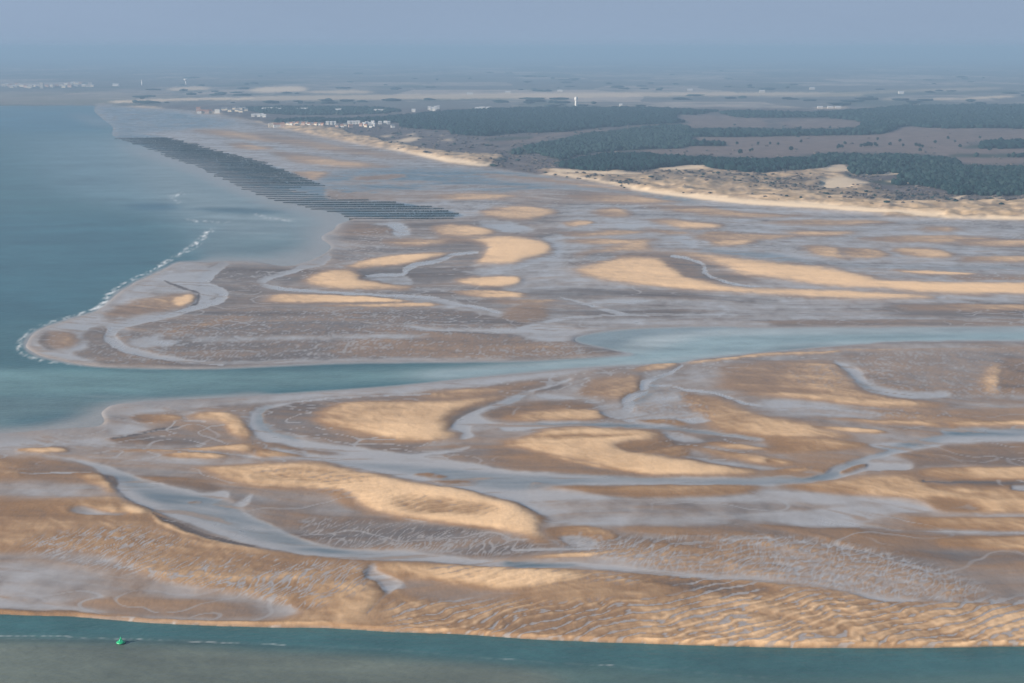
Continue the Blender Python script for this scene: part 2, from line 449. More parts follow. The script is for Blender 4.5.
wet(.52, .1, [(840,405),(930,409),(1024,398),(1024,418),(945,424),(880,417)], (4,1))
wet(.3, .7, [(760,400),(805,400.5),(843,407),(887,416),(818,416.5),(785,412),(760,408)], (3,.8))
zone(MOT, .9, [(770,400),(850,406),(960,412),(950,418),(880,418),(790,414)], (4,1))
bar(.9, [(805,416.5),(873,419.5),(923,421.5),(945,424.5),(949,428),(918,425.5),(868,422.5)], (2,.5))
bar(.84, [(815,426.5),(868,428.5),(890,432.5),(868,433.5),(835,431)], (2,.5))
bar(.78, [(948,425),(980,421),(1024,416),(1024,425),(993,426),(958,430.5)], (3,.8))
# eastern tidal river
film([(1024,425),(980,429),(943,435),(908,441),(868,444.5),(890,450),(875,454),(843,464),(828,472),(815,479),(768,479),(768,486),(805,482),(830,480.5),(850,476),(868,472),(908,470.5),(912,464),(868,462),(893,454),(943,446),(980,442),(1024,437)], .95, (1,.5))
bar(.35, [(842,472),(855,467),(866,465),(855,471),(845,474)], (1,.4))
wet(.34, .05, [(900,455),(943,448),(980,444),(1024,439),(1024,461),(960,465),(918,470),(912,462)], (3,1))
bar(.76, [(923,472.5),(968,466.5),(1024,462),(1024,477),(968,479),(938,477.5)], (4,1))
bar(.72, [(773,486),(830,481.5),(880,476),(908,475.5),(930,480),(993,486),(1024,491),(1024,521),(993,513),(943,511),(923,501),(893,497.5),(830,494)], (3,1))
bar(.45, [(925,499),(955,499),(985,508),(945,511)], (6,1.5))
bar(.85, [(930,484),(975,489),(982,495),(945,490)], (6,1))
creek([(925,480),(960,481.5),(1024,485)], [1,1.5,2], .1, .12)
film([(1013,485),(1024,484),(1024,491),(1016,490)], .9)
# broad wet lane
wet(.3, .78, [(530,486),(562,486),(612,496),(662,498),(737,496),(768,490),(830,495),(893,499),(925,507),(925,511),(885,516),(840,528),(768,524),(687,523),(612,525),(548,519)], (4,1))
bar(.52, [(555,487),(637,485.5),(737,485),(758,486),(745,493),(662,497.5),(600,495),(565,490)], (3,.7))
wet(.3, .45, [(640,505),(760,502),(850,505),(800,511),(700,513)], (10,1.5))
film([(700,518),(768,513),(850,507),(925,508.5),(870,515),(840,520),(880,528),(820,525),(768,521)], .9, (3,.7))
creek([(840,527),(880,528.5),(950,531.5),(1024,535)], [2,1.5,1.2,1.2], .7, .3)
wet(.44, .08, [(620,528),(700,526),(768,526),(850,530),(940,535),(1024,537),(1024,580),(960,572),(850,548),(768,537),(680,535)], (4,1))
bar(.62, [(912,517),(1024,519),(1024,533),(925,529)], (5,1))
bar(.68, [(935,536.5),(1024,536.5),(1024,559),(993,550)], (4,1))
wet(.33, .2, [(850,548),(930,550),(1024,562),(1024,612),(960,600),(900,575)], (8,2))
# ------------------------------------------------ the southern bar
wet(.6, .03, [(0,519),(60,517),(150,513),(175,526),(212,540),(256,548),(340,558),(400,562),(512,567),(610,571),(702,578),(768,583),(840,590),(940,602),(1024,612),(1024,650),(768,647),(512,637),(330,628),(75,617),(0,615)], (2,.7))
wet(.3, .42, [(0,562),(20,553),(60,550),(105,555),(135,568),(165,580),(200,588),(256,596),(300,613),(256,621),(150,619),(75,612),(0,610)], (6,2))
wet(.3, .75, [(0,588),(40,586),(60,596),(90,604),(60,608),(0,606)], (8,2))
wet(.42, .1, [(60,604),(140,596),(250,605),(260,618),(150,617)], (8,2))
creek([(152,513.5),(175,524),(212,537),(256,546)], [1,4,3.5,2], 0, .28)
sand([(152,515),(160,523),(180,531),(212,541),(256,549)], [2,4,3,2,1], .86)
film([(40,455),(72,458.5),(105,464),(125,472),(150,480),(180,488),(210,493),(224,490),(228,496),(212,505),(238,508),(250,515),(270,525),(300,537),(340,548),(400,551),(450,556),(512,562),(575,562.5),(578,566),(512,568),(450,563),(400,560),(340,557),(300,553),(256,545),(215,533),(190,524),(170,517),(150,508.5),(134,502),(121,490),(113,480),(105,475),(94,468),(70,459.5)], .95)
bar(.25, [(104,475),(113,476),(118,481),(118,487),(112,483)], (1,.5))
bar(.4, [(187,502),(200,500.5),(201,503),(192,504.5)], (1,.4))
bar(.34, [(150,480),(200,481),(225,488),(210,491),(180,486)], (4,1))
film([(240,508),(250,503),(252,494),(244,500),(230,507)], .8)
film([(366,569),(375,563),(378,570),(390,576),(402,582),(412,590),(398,588),(386,594),(377,581),(366,577)], .9)
creek([(386,593),(376,603),(366,614)], [2,1.6,1], .3, .25)
bar(.88, [(375,563),(450,565.5),(512,567.5),(560,571),(600,576),(560,582),(512,588),(470,585),(420,576),(390,570)], (4,1))
bar(.7, [(290,585),(340,578),(378,590),(380,602),(350,617),(310,608)], (8,2.5))
wet(.4, .15, [(410,578),(470,588),(520,592),(480,603),(430,600),(400,590)], (6,2))
wet(.66, .02, [(540,585),(620,578),(690,585),(700,600),(600,605),(540,600)], (8,2))
bar(.42, [(650,578),(768,585),(768,592),(690,590)], (6,1.5))
bar(.92, [(532,558.5),(587,553),(652,551.5),(637,555),(562,558.5)], (3,.5))
bar(.56, [(544,528),(587,525.5),(618,535),(600,541),(560,543)], (3,.8))
film([(558,537),(575,535),(597,539),(592,546),(570,545)], .7, (2,.7))
zone(MOT, .7, [(555,533),(610,533),(620,548),(560,548)], (3,1))
creek([(512,550),(560,549),(640,547),(700,542),(768,537)], [2,2.5,2,2.5,1.5], .85, .25)
creek([(575,564),(612,567),(662,572),(702,575),(768,579),(830,585),(880,597),(945,598)], [3,4,4.5,4,4,5,6,3], .9, .25, (1,.4))
wet(.52, .12, [(600,545),(768,540),(850,550),(930,572),(975,592),(940,600),(880,597),(768,580),(690,572),(620,562)], (10,3))
wet(.46, .2, [(760,545),(850,558),(930,578),(960,592),(930,598),(860,590),(790,572)], (14,4))
wet(.72, .02, [(640,603),(768,596),(850,603),(930,610),(1024,614),(1024,648),(768,646),(640,642)], (8,2))
bar(.76, [(75,614.5),(115,618.5),(256,622.5),(325,621.5),(330,625),(256,626),(150,622),(80,616.5)], (2,.5))
bar(.5, [(0,610),(75,610.5),(75,616),(0,615)], (3,.8))
zone(RIP, 1, [(20,545),(90,528),(160,530),(256,552),(330,560),(368,570),(350,595),(300,608),(240,595),(160,580),(60,560)], (8,3))
zone(RIP, .7, [(300,520),(400,523),(470,529),(540,545),(512,556),(400,550),(330,545)], (8,2))
zone(RIP2, .9, [(560,575),(690,575),(768,583),(850,596),(940,603),(985,598),(1024,600),(1024,650),(768,647),(560,640),(400,630),(390,603),(480,600),(600,600),(700,590),(600,580)], (8,3))
zone(RIP, .7, [(560,540),(650,536),(768,535),(850,545),(940,568),(985,592),(940,600),(860,593),(768,579),(690,572),(620,564)], (8,3))
zone(RIP2, .5, [(430,565),(512,568),(580,574),(540,584),(470,582)], (8,2))
zone(RIP2, .4, [(250,468),(350,473),(420,494),(500,508),(530,525),(450,515),(390,508)], (8,2))

# ================================================================== standing water
def sea(pts, soft=(1, .5)):
    lay(SEA, mask(pts, soft), 1)


sea([(0,105.5),(50,105),(95,104.5),(92,110),(100,118),(112,128),(113,138),(150,150),(185,163),(220,178),(262,197),(315,210),(350,218.5),(340,223),(331,230),(318,238),(330,246),(322,254),(305,262),(285,266),(256,261),(225,261),(200,262),(180,262),(163,269),(150,275),(132,284),(118,292),(108,302),(95,311),(65,320),(40,329),(28,338),(26,348),(40,357),(80,365),(120,368),(200,369),(256,367),(300,365),(356,363),(512,361.5),(570,358.8),(612,356.5),(634,354.5),(612,350),(575,341),(585,335),(624,330),(662,328),(724,327),(768,328.5),(893,327.5),(1024,327.5),(1024,339),(943,341),(868,344),(818,347.5),(768,352),(724,356),(692,360),(680,363),(599,366.5),(512,374),(406,385),(356,389),(256,395.5),(125,403),(100,412),(60,428),(0,434)])
sea([(0,615),(40,616),(75,617.3),(150,623),(256,626.7),(330,628),(400,632),(470,634.5),(512,637.5),(612,642.2),(700,644),(768,646.5),(893,647.7),(1024,650),(1024,760),(0,760)], (0,0))

for p in ([(690,236),(740,233),(800,236),(760,240),(710,240)], [(860,238),(930,235),(1000,238),(950,243),(880,242)], [(760,222),(840,219),(900,222),(830,226)],
          [(900,306),(960,304),(1024,306),(1024,309),(950,310)], [(560,240),(610,238),(640,242),(600,245)], [(640,228),(670,230),(700,234),(660,234)],
          [(380,240),(420,238),(450,241),(420,246),(390,245)], [(480,301),(520,299),(560,300),(530,304)], [(960,240),(1024,242),(1024,248),(985,246)]):
    bar(.54, p, (5,1))
zone(RIP2, .55, [(560,540),(650,536),(768,535),(850,545),(940,568),(985,592),(940,600),(860,593),(768,579),(690,572),(620,564)], (8,3))
# ------------------------------------------------ pools and creeks given the sky's reflected blue
zone(POOL, .8, [(318,181),(345,170),(400,167.5),(480,168.5),(540,175),(580,180),(640,189),(620,191),(560,187),(500,192),(445,188),(405,191),(350,193),(330,190)], (8,2))
zone(POOL, .8, [(590,181),(640,188),(700,198),(690,201),(640,196),(600,188)], (8,2))
zone(POOL, .7, [(505,560),(540,563),(575,564),(570,566.5),(512,567)], (4,1))
zone(POOL, .7, [(830,473),(850,463),(880,450),(905,442),(945,435),(985,429),(1024,426),(1024,432),(980,436),(940,442),(890,452),(860,463),(840,474),(820,480),(770,482),(770,478)], (7,2))
zone(POOL, .6, [(90,466),(125,474),(170,490),(220,500),(260,520),(330,548),(420,555),(420,558),(330,554),(260,540),(200,520),(150,500),(115,478)], (5,2))
zone(POOL, .5, [(330,462),(420,466),(512,474),(612,479),(768,480),(768,484),(600,482),(512,490),(440,478),(360,466)], (6,1.5))
zone(POOL, .5, [(560,471),(680,478),(790,478),(790,483),(680,482),(580,476)], (5,1))
zone(POOL, .5, [(260,407),(275,405),(268,415),(275,428),(300,439),(290,440),(262,430),(254,418)], (3,1))
zone(POOL, .6, [(512,424),(610,422.5),(700,430),(765,439),(700,433),(600,425.5)], (2,.6))
zone(POOL, .5, [(697,249),(768,253),(893,265),(1024,268),(1024,271),(893,268),(768,258),(715,253)], (5,1))
zone(POOL, .55, [(840,366),(850,372),(862,382),(880,392),(868,390),(852,378)], (2,1))
zone(POOL, .45, [(683,366),(655,378),(645,390),(630,404),(640,404),(655,390),(660,380)], (2,1))
zone(POOL, .45, [(480,415),(505,402),(530,392),(525,398),(500,407)], (2,1))
for p in ([(320,183),(400,181),(440,183),(380,185)], [(420,186),(470,184),(520,187),(470,189)], [(480,176),(540,181),(570,185),(520,183)]):
    wet(.4, .4, p, (6,.8))
    zone(POOL, .1, p, (6,.8))

zone(POOL, .75, [(94,106),(150,109),(200,115),(240,123),(200,129),(150,132),(114,137),(104,125)], (10,2))
zone(F, .9, [(94,106),(150,109),(200,115),(240,123),(200,129),(150,132),(114,137),(104,125)], (10,2))
zone(POOL, .9, [(108,136),(155,135.5),(175,141),(212,151),(262,163),(305,178),(325,186),(330,199),(390,201.5),(430,207),(460,214),(455,217),(350,217.5),(315,209),(262,196),(220,177),(165,155),(112,138)], (2,.6))  # bluish cast of the hazy mussel bed put into its colour
zone(F, .9, [(108,136),(155,135.5),(175,141),(212,151),(262,163),(305,178),(325,186),(330,199),(390,201.5),(430,207),(460,214),(455,217),(350,217.5),(315,209),(262,196),(220,177),(165,155),(112,138)], (2,.6))
# ================================================================== land behind the flats
LAND = Z(); BEACH = Z(); DUNE = Z(); SCRUB = Z(); HEATH = Z(); WOOD = Z(); FIELD = Z()
zone(LAND, 1, [(190,110),(235,117),(268,124.5),(300,132),(350,142),(403,152),(455,164),(490,167),(520,172),(554,176),(614,186),(660,194),(718,201),(757,204.7),(820,208.6),(882,213.5),(941,217.4),(1024,222),(1024,106),(600,105),(300,105),(160,104),(110,105),(150,108)], (2,.6))
zone(LAND, 1, [(0,105),(95,104),(130,104),(300,106),(1024,107),(1024,53),(0,53)], (2,.4))
lay(DUNE, mask([(268,124),(300,125),(340,129),(349,134),(368,136.5),(381,141),(402,145),(424,148.5),(442,151),(464,153.5),(476,155),(484,154),(505,157.5),(484,164.5),(455,164),(403,153),(350,143),(300,133)], (2,.6)), .9)
lay(DUNE, mask([(540,172),(558,169),(586,171.5),(617,170),(640,174),(668,168),(698,165),(713,169),(737,172),(762,174),(800,171),(850,168),(850,180),(900,196),(941,202),(1024,203),(1024,222),(882,213),(757,204),(640,190),(590,180)], (3,1)), .75)
lay(DUNE, mask([(640,178),(680,176),(750,186),(830,196),(900,201.5),(1024,203.5),(1024,222),(940,217),(820,208),(700,199),(640,190)], (3,1)), 1)
for p in ([(824,167),(840,164),(852,169),(851,173),(826,172)], [(853,172),(885,170.5),(905,171),(918,174),(895,174.5),(860,174.5)],
          [(824,180),(848,178.5),(868,182),(866,184),(826,183)], [(886,181),(910,181),(926,182.5),(905,184)],
          [(660,170),(690,166),(704,166.5),(700,169),(668,171.5)], [(937,173.5),(945,171.5),(962,171.5),(955,174)],
          [(553,170.5),(586,171.5),(637,173),(640,175),(590,175),(556,173)],
          [(947,200),(965,194.5),(966,196),(955,201)], [(985,198),(1000,197),(998,199)], [(820,185),(838,178),(856,181),(850,188),(824,189)],
          [(398,140),(412,137),(420,139),(405,142)], [(380,136),(392,135),(388,137)], [(405,134.5),(415,134),(413,136)], [(385,141),(398,140.5),(392,142)],
          [(440,135.3),(445,135.3),(444,136.3)], [(443,140.3),(452,139),(451,140.8)],
          [(188,113),(215,112),(220,114.5),(195,115)], [(232,120),(240,118),(238,121),(225,122)], [(243,123.5),(258,121.5),(262,123.5),(250,125)],
          [(262,110.5),(280,109.5),(282,111.5),(265,112)], [(118,107.5),(140,106.3),(162,108),(155,110.3),(130,110)]):
    lay(BEACH, mask(p, (2, .5)), .6 if p[0] == (824, 167) else .8)
lay(SCRUB, mask([(560,176),(600,178),(640,182),(650,188),(610,185),(570,180)], (4,1)), .85)
lay(SCRUB, mask([(740,184),(790,180),(850,186),(900,193),(1024,200),(1024,203),(930,202),(850,199),(800,193)], (5,1)), .7)
# far spit, dry beaches
for p, v in (([(97,104),(110,100.5),(180,98.5),(256,97.5),(256,99.5),(180,100.3),(112,103.5)], .95), ([(256,96.5),(400,94.5),(560,93),(720,92),(860,93),(860,96),(720,96),(560,98),(400,99.5),(256,100)], .55),
          ([(168,90),(175,87.5),(205,87),(209,89),(185,90.5)], .8), ([(250,91.5),(256,88),(280,86.5),(302,86.5),(304,91),(275,92)], .95),
          ([(300,92),(350,90),(368,91),(370,93),(330,93.5)], .7), ([(880,99.5),(900,98),(895,100)], .5), ([(925,99),(958,98),(955,99.5),(930,100)], .8),
          ([(962,98.5),(1011,95.5),(1012,97),(965,99.5)], .9), ([(740,96),(800,95),(900,90),(1000,87),(1000,89),(900,92.5),(800,97)], .3),
          ([(815,108),(840,106.5),(846,108),(825,109)], .7), ([(770,107.5),(790,107),(790,108)], .5), ([(0,92),(60,92),(130,93),(180,97),(110,101),(90,104),(0,104)], .15),
          ([(320,112),(345,111),(390,111),(388,113),(330,113.5)], .5), ([(470,109.5),(480,108.8),(492,109.2),(485,110)], .6)):
    lay(BEACH, mask(p, (3, .4)), v)
zone(SCRUB, .75, [(640,173),(670,170),(740,176),(850,182),(850,187),(740,186),(640,178)], (6,2))
zone(FIELD, 1, [(0,104),(300,104.5),(400,108),(700,107.5),(1024,103),(1024,53),(0,53)], (4,.8))
# beaches
for p, w, v in (([(262,124),(276,128),(302,135.3),(327,140.3),(359,145.8),(381,149.5),(404,151.3)], [1,2,3,3,3.2,3,1.5], 1),
             ([(403,152.5),(427,157),(455,162),(482,165.2),(492,163)], [1.5,3.2,3.6,2.2,.8], 1),
             ([(532,176.3),(554,174.5),(582,179),(614,184.5),(636,189)], [.8,1.4,2,1.4,1.4], .85),
             ([(630,188.5),(679,195.5),(718,199.5),(757,203),(820,206.8),(882,211.5),(941,215.8),(990,218.5),(1024,220.5)], [1.6,3.2,3.6,4,4.5,3.6,2.8,2.2,2.2], 1),
             ([(232,117),(250,121),(265,124.5)], [.6,1,1], .5)):
    sl, m = fill(strip(p, w))
    lay(BEACH, (sl, soften(m, 1, .5)), v)
zone(HEATH, 1, [(690,137.5),(760,136),(880,134),(905,126.5),(945,128),(1024,128),(1024,133),(985,141),(965,147),(1024,149),(1024,153),(955,157),(1024,157),(1024,164),(970,163),(955,158),(930,153.5),(870,152),(825,152),(790,156),(765,157.5),(740,155.5),(700,154.5),(660,154.5),(645,149),(690,147)], (3,.6))
for p in ([(672,117),(690,115.5),(735,117),(736,127),(700,128.3),(680,127),(690,122)], [(740,119),(760,118),(765,127),(742,128)], [(780,122),(800,120),(830,119),(862,123),(850,127),(815,128.5),(785,126)],
          [(492,144),(515,139.5),(533,137),(560,133),(590,130),(590,132),(560,135),(540,139),(518,143)], [(640,126),(656,126),(655,128),(642,128)]):
    zone(HEATH, .9, p, (2,.6))
WOODS = [
    # name, dark pine (1) or mixed (0), outline of the ground it stands on
    ('pine_wood', 1, [(268,120),(310,117.5),(345,118),(400,115),(430,112),(470,109.5),(520,107.5),(580,107),(640,107),(690,109),(720,110),(700,114),(672,116),(688,122),(680,123),(600,128),(560,132),(520,133),(490,136),(455,134),(449,130),(405,128),(398,123),(350,122),(300,124),(280,123)]),
    ('mixed_wood', 0, [(508,151),(530,145),(560,139),(590,133),(680,124),(690,136),(688,147),(645,150),(610,151.5),(580,155),(560,160),(540,154),(515,155)]),
    ('pine_wood', .7, [(718,112),(750,110),(800,112),(850,110),(900,106),(960,104.5),(1024,103),(1200,103),(1200,127),(1024,127.5),(955,129),(945,128),(925,128),(905,126.5),(885,133.5),(870,135),(800,136),(740,137),(690,136.5),(682,129),(736,128),(765,128.5),(815,129),(862,127),(862,122),(830,118),(760,117.5),(738,117)]),
    ('pine_wood', .8, [(690,140.5),(724,141.5),(725,146),(692,145.5)]),
    ('pine_wood', .85, [(963,147.5),(985,143),(1000,140),(1024,134),(1200,134),(1200,148),(1024,149),(990,148.5)]),
    ('pine_wood', .85, [(950,155.5),(1000,153.5),(1024,152),(1200,152),(1200,157),(1024,157),(960,157.5)]),
    ('pine_wood', 1, [(556,165),(570,159.5),(610,153),(650,153),(680,155.5),(740,157.5),(765,159),(800,157),(825,161),(790,169),(762,173),(737,172),(713,169.5),(698,165.5),(668,168),(640,170.5),(612,172),(585,171)]),
    ('mixed_wood', .45, [(765,160),(800,156.5),(825,153.5),(860,153),(930,155),(960,160),(970,165),(1024,165.5),(1200,166),(1200,200),(1024,198.5),(980,196),(950,192),(925,186),(890,185),(870,181),(895,179),(918,175.5),(895,174.5),(853,174),(850,166),(835,164.5),(815,170),(796,171.5),(775,172),(800,168)]),
    ('pine_wood', .9, [(484,139.5),(500,137.5),(532,136.5),(528,139),(500,140.5)]),
    ('mixed_wood', .3, [(240,107),(300,106),(380,107),(400,112),(345,115),(300,115),(262,113)]),
]
for n_, k_, p_ in WOODS:
    zone(WOOD, 1, p_, (1, .5))

# ------------------------------------------------------------------ natural edges: shuffle the map a little
wx = fbm(GX / 28, GY / 40, 4) * 3.6 + perlin(GX / 7, GY / 11) * 1.1 + perlin(GX / 3, GY / 5) * .5
wy = fbm(GX / 31 + 40, GY / 44, 4) * 1.2 + perlin(GX / 8 + 9, GY / 12) * .4 + perlin(GX / 3 + 9, GY / 5) * .2
att = np.clip(5.0 / MPP, .25, 1.0)
fi = np.clip(np.interp(PX + wx * att, XS, np.arange(NX)), 0, NX - 1.001)
fj = np.clip((PY + wy * att - Y0) / DY, 0, NY - 1.001)
ii, jj = fi.astype(int), fj.astype(int)
fu, fv = (fi - ii).astype(np.float32), (fj - jj).astype(np.float32)


def shuffle(a):
    return (a[jj, ii] * (1 - fu) + a[jj, ii + 1] * fu) * (1 - fv) + (a[jj + 1, ii] * (1 - fu) + a[jj + 1, ii + 1] * fu) * fv


D, F, RIP, RIP2, MOT, POOL = map(shuffle, (D, F, RIP, RIP2, MOT, POOL))
BEACH, DUNE, SCRUB, HEATH = map(shuffle, (BEACH, DUNE, SCRUB, HEATH))
SEA0 = SEA
SEA = shuffle(SEA)
near = np.clip(1.6 / MPP, 0, 1)

# ------------------------------------------------------------------ sand texture
st = fbm(GX / 60, GY / 45, 5, .55)
st2 = fbm(GX / 9, GY / 16, 3) * np.clip(1.2 / MPP, 0, 1)
D0 = D.copy()
# streaks drawn out by the ebb, seen as long thin bands
kk = fbm(GX / 240, GY / 240, 2)
sx_ = GX + 60 * kk
sy_ = GY + 70 * kk + .10 * GX
sk1 = fbm(sx_ / 75, sy_ / 13, 4, .6)
sk2 = fbm(sx_ / 190 + 7, sy_ / 34 + 3, 3, .6)
far_ = sstep(700, 1500, GY)
sk = sk1 * (1 - .6 * far_) + sk2 * (.5 + .6 * far_)
flat = (1 - sstep(.6, .9, D0)) * (1 - sstep(.75, 1, F))
D = D + (.12 + .10 * sstep(.6, .9, D0) * np.clip(.8 / MPP, .1, 1)) * st + .07 * st2 + (.17 * flat + .06) * sk
F = F + .55 * flat * sk2 * sstep(.02, .3, F) - .35 * flat * sk1 * sstep(.02, .3, F)
F = F + (.55 * fbm(GX / 22 + 5, GY / 30, 4, .6) + .25 * st2) * sstep(.08, .5, F) * (1 - sstep(.8, 1, F))
# fine drainage threads between the bars
rw = GX + 9 * fbm(GX / 30, GY / 40 + 8, 3)
rv = GY + 12 * fbm(GX / 34 + 6, GY / 44, 3)
for sc, wd_, amp in ((30, .035, .5), (13, .06, .65)):
    ln = np.abs(perlin(rw / (sc * 1.5) + sc, rv / sc))
    res = np.clip(sc / 9 / MPP, 0, 1)
    th = (1 - sstep(wd_ * .4, wd_ * 1.3, ln)) * sstep(-.05, .3, fbm(GX / 90 + sc, GY / 120, 3)) * res
    th = th * (1 - sstep(.42, .62, D0)) * amp
    F = F + (.95 - F) * th
    D = D + (.2 - D) * th * .8
# damp margins beside every water-filled hollow
damp = soften(F * (F > .5), 5, 1.8)
D = D - .42 * damp * (1 - F) * sstep(.3, .9, D)
F0 = F.copy()
# slanting ripples with water in their troughs
s1 = GX * .94 - GY * .34
t1 = -.34 * GX - .94 * GY
r1 = perlin(s1 / 1.35 + .9 * perlin(GX / 9, GY / 14), t1 / 5.6) + .6 * perlin(s1 / 3.1, t1 / 10 + 4)
# curved crests
wv = 1.7 * fbm(GX / 22 + 3, GY / 34, 3) + 2.2 * perlin(GX / 70, GY / 90)
s2 = (-.50 * GX + .86 * GY) / 5.2
r2 = np.sin(2 * math.pi * (s2 + wv)) * .6 + .35 * np.sin(2 * math.pi * (s2 * 2.1 + 1.6 * wv + .3)) + .6 * perlin(GX / 2.2, GY / 5)
r2 = r2 * sstep(-.95, -.05, fbm(GX / 18, GY / 25, 2))
al = np.clip(.62 / MPP, 0, 1) ** 2
RIP, RIP2 = RIP * al, RIP2 * al
r1b = perlin(s1 / 2.0 + 1.3 * perlin(GX / 11, GY / 17), t1 / 13)
vein = 1 - sstep(.05, .15, np.abs(r1b - .05))
spots = sstep(.36, .52, r1)
pud = RIP * np.maximum(vein * sstep(-.25, .2, r1 * .3 + 1.1 * st - .6 * (D0 - .5) + .7 * F + .08), .9 * spots * sstep(-.2, .3, st + .5 * F)) + RIP2 * sstep(.26, .6, -r2 - .8 * (D0 - .5) + .7 * st + .8 * F) * .9
pud *= 1 - sstep(.80, .92, D0)
D = D + RIP * (-.07 * r1) + RIP2 * .19 * r2
F = F + (1 - F) * np.clip(pud, 0, 1) * .85
D = D + (.27 - D) * np.clip(pud, 0, 1) * .8
# mottled puddles farther off
m1 = perlin(GX / 1.9, GY / 5.0) + .7 * perlin(GX / 7, GY / 9)
pm = .65 * MOT * sstep(.1, .8, m1 + .8 * st) * np.clip(1.1 / MPP, 0, 1)
F = F + (1 - F) * pm * .75
D = D + MOT * (-.14 * m1) * np.clip(1.1 / MPP, 0, 1)
# bands of drying and faint ripples across the bars
slope_ = sstep(.42, .6, D0) * (1 - .55 * sstep(.85, 1, D0))
D = D + slope_ * np.clip(.9 / MPP, .15, 1) * (.09 * fbm(sx_ / 26, sy_ / 6.5, 4, .6) + .10 * perlin((GX * .8 + GY * .5) / 3.2 + perlin(GX / 9, GY / 9), (-.5 * GX + .8 * GY) / 12) * np.clip(1 / MPP, 0, 1))
D = np.clip(D, 0, 1.25)
isl = sstep(.12, .42, fbm(sx_ / 60 + 4, sy_ / 9 + 2, 4, .6)) * sstep(.6, .85, F) * (1 - SEA)
F = F * (1 - .55 * isl)
D = D + .16 * isl
F = np.clip(F, 0, 1)

# film of the ebb next to the sea's soft edges
shelf = Z()
zone(shelf, 1, [(110,105),(180,150),(350,212),(352,262),(215,272),(196,262),(212,240),(225,225),(260,215),(190,180),(110,150)], (8,3))
zone(shelf, 1, [(0,396),(130,396),(256,390),(270,400),(150,412),(110,450),(0,450)], (10,3))
ring = soften(SEA0, 7, 2)
ring = np.maximum(ring, .8 * shelf * soften(SEA0, 26, 7))
F = F + (np.clip(1.6 * ring, 0, 1) - F) * np.clip(ring * 2.5, 0, .95) * (1 - sstep(.5, .8, D0)) * (PY < 600) * sstep(138, 160, PY)

# ------------------------------------------------------------------ heights
E0 = .12 + .9 * soften(D0, 2, 1) + 1.1 * soften(D0, 16, 5) - .22 * soften(F0, 2, 1)
SEAS = soften(SEA, 3, 1.5)
E0 = E0 * (1 - SEAS) - .9 * SEAS
LSM = soften(LAND, 3, 1.5)
LAND_H = 2.5 + 3.0 * soften(DUNE, 6, 3)
hill = Z()
zone(hill, 1, [(870,136),(890,131),(910,127),(960,128),(1010,129),(960,136)], (10,2))
LAND_H = LAND_H + 5 * hill
LAND_H = LAND_H * (1 - .6 * FIELD)
E0 = E0 * (1 - LSM) + LAND_H * LSM
rel = np.abs(fbm(GX / 75, GY / 75, 4, .55))
drel = (3.8 * (1 - 2.2 * rel)) * np.clip(DUNE * 1.2 + .35 * SCRUB + .35 * BEACH * LAND, 0, 1)
drel = drel + 1.2 * fbm(GX / 24, GY / 24, 3) * np.clip(DUNE, 0, 1)
bm = soften(BEACH, 2, 1)
E1 = (drel + .9 * fbm(GX / 60, GY / 60, 3) * (1 - FIELD)) * LSM * (1 - .95 * np.clip(1.4 * bm, 0, 1))
E1 = E1 + (RIP * (-.025 * r1 + .035 * np.abs(r1b)) + RIP2 * .085 * r2) * (1 - SEA)
E1 = E1 - .02 * pud
E1 = E1 + (.45 * sk1 + .35 * st) * np.clip(1.5 / MPP, .5, 1) * (1 - LSM) * (1 - SEA) * (1 - sstep(.3, .8, soften(F0, 2, 1)))
E1 = E1 + .12 * st2 * (1 - LSM) * (1 - F0) * (1 - SEA)

# ------------------------------------------------------------------ sand and soil colours, some sky sheen, shade and haze put in
def mix(a, b, t):
    return a + (b - a) * t[..., None]


C3 = lambda *c: np.array(c, np.float32)
wetc, midc, dryc = C3(.115, .099, .096), C3(.27, .158, .084), C3(.80, .54, .32)
far_grey = (1 - sstep(350, 440, PY))[..., None]  # greying with distance, as haze gives, put into the sand colour
midc = midc * (1 - far_grey) + C3(.255, .18, .135) * far_grey
colr = wetc + (midc - wetc) * sstep(.12, .55, D)[..., None]
colr = mix(colr, dryc, sstep(.48, 1.14, D))
colr = mix(colr, C3(.42, .39, .375), .92 * F)  # thin water over sand, paler for the sky sheen put into its colour
colr = mix(colr, C3(.085, .115, .13), np.clip(POOL * (1 + 1.2 * sk), 0, 1) * sstep(.3, .8, F))  # reflected sky blue painted into the pools
colr = mix(colr, C3(.10, .095, .08), SEA)
colr = colr * (1 + .10 * fbm(GX / 130, GY / 200, 3))[..., None]
n1 = fbm(GX / 35, GY / 35, 4, .6)
n2 = fbm(GX / 120, GY / 160, 4, .6)
soil = mix(C3(.10, .082, .082) + 0 * colr, C3(.17, .138, .128), sstep(-.15, .5, n1 + .4 * n2))
soil = mix(soil, C3(.165, .122, .108) * (1 + .35 * n1[..., None]), np.clip(HEATH, 0, 1))  # heath darkened in its colour to look weakly sunlit
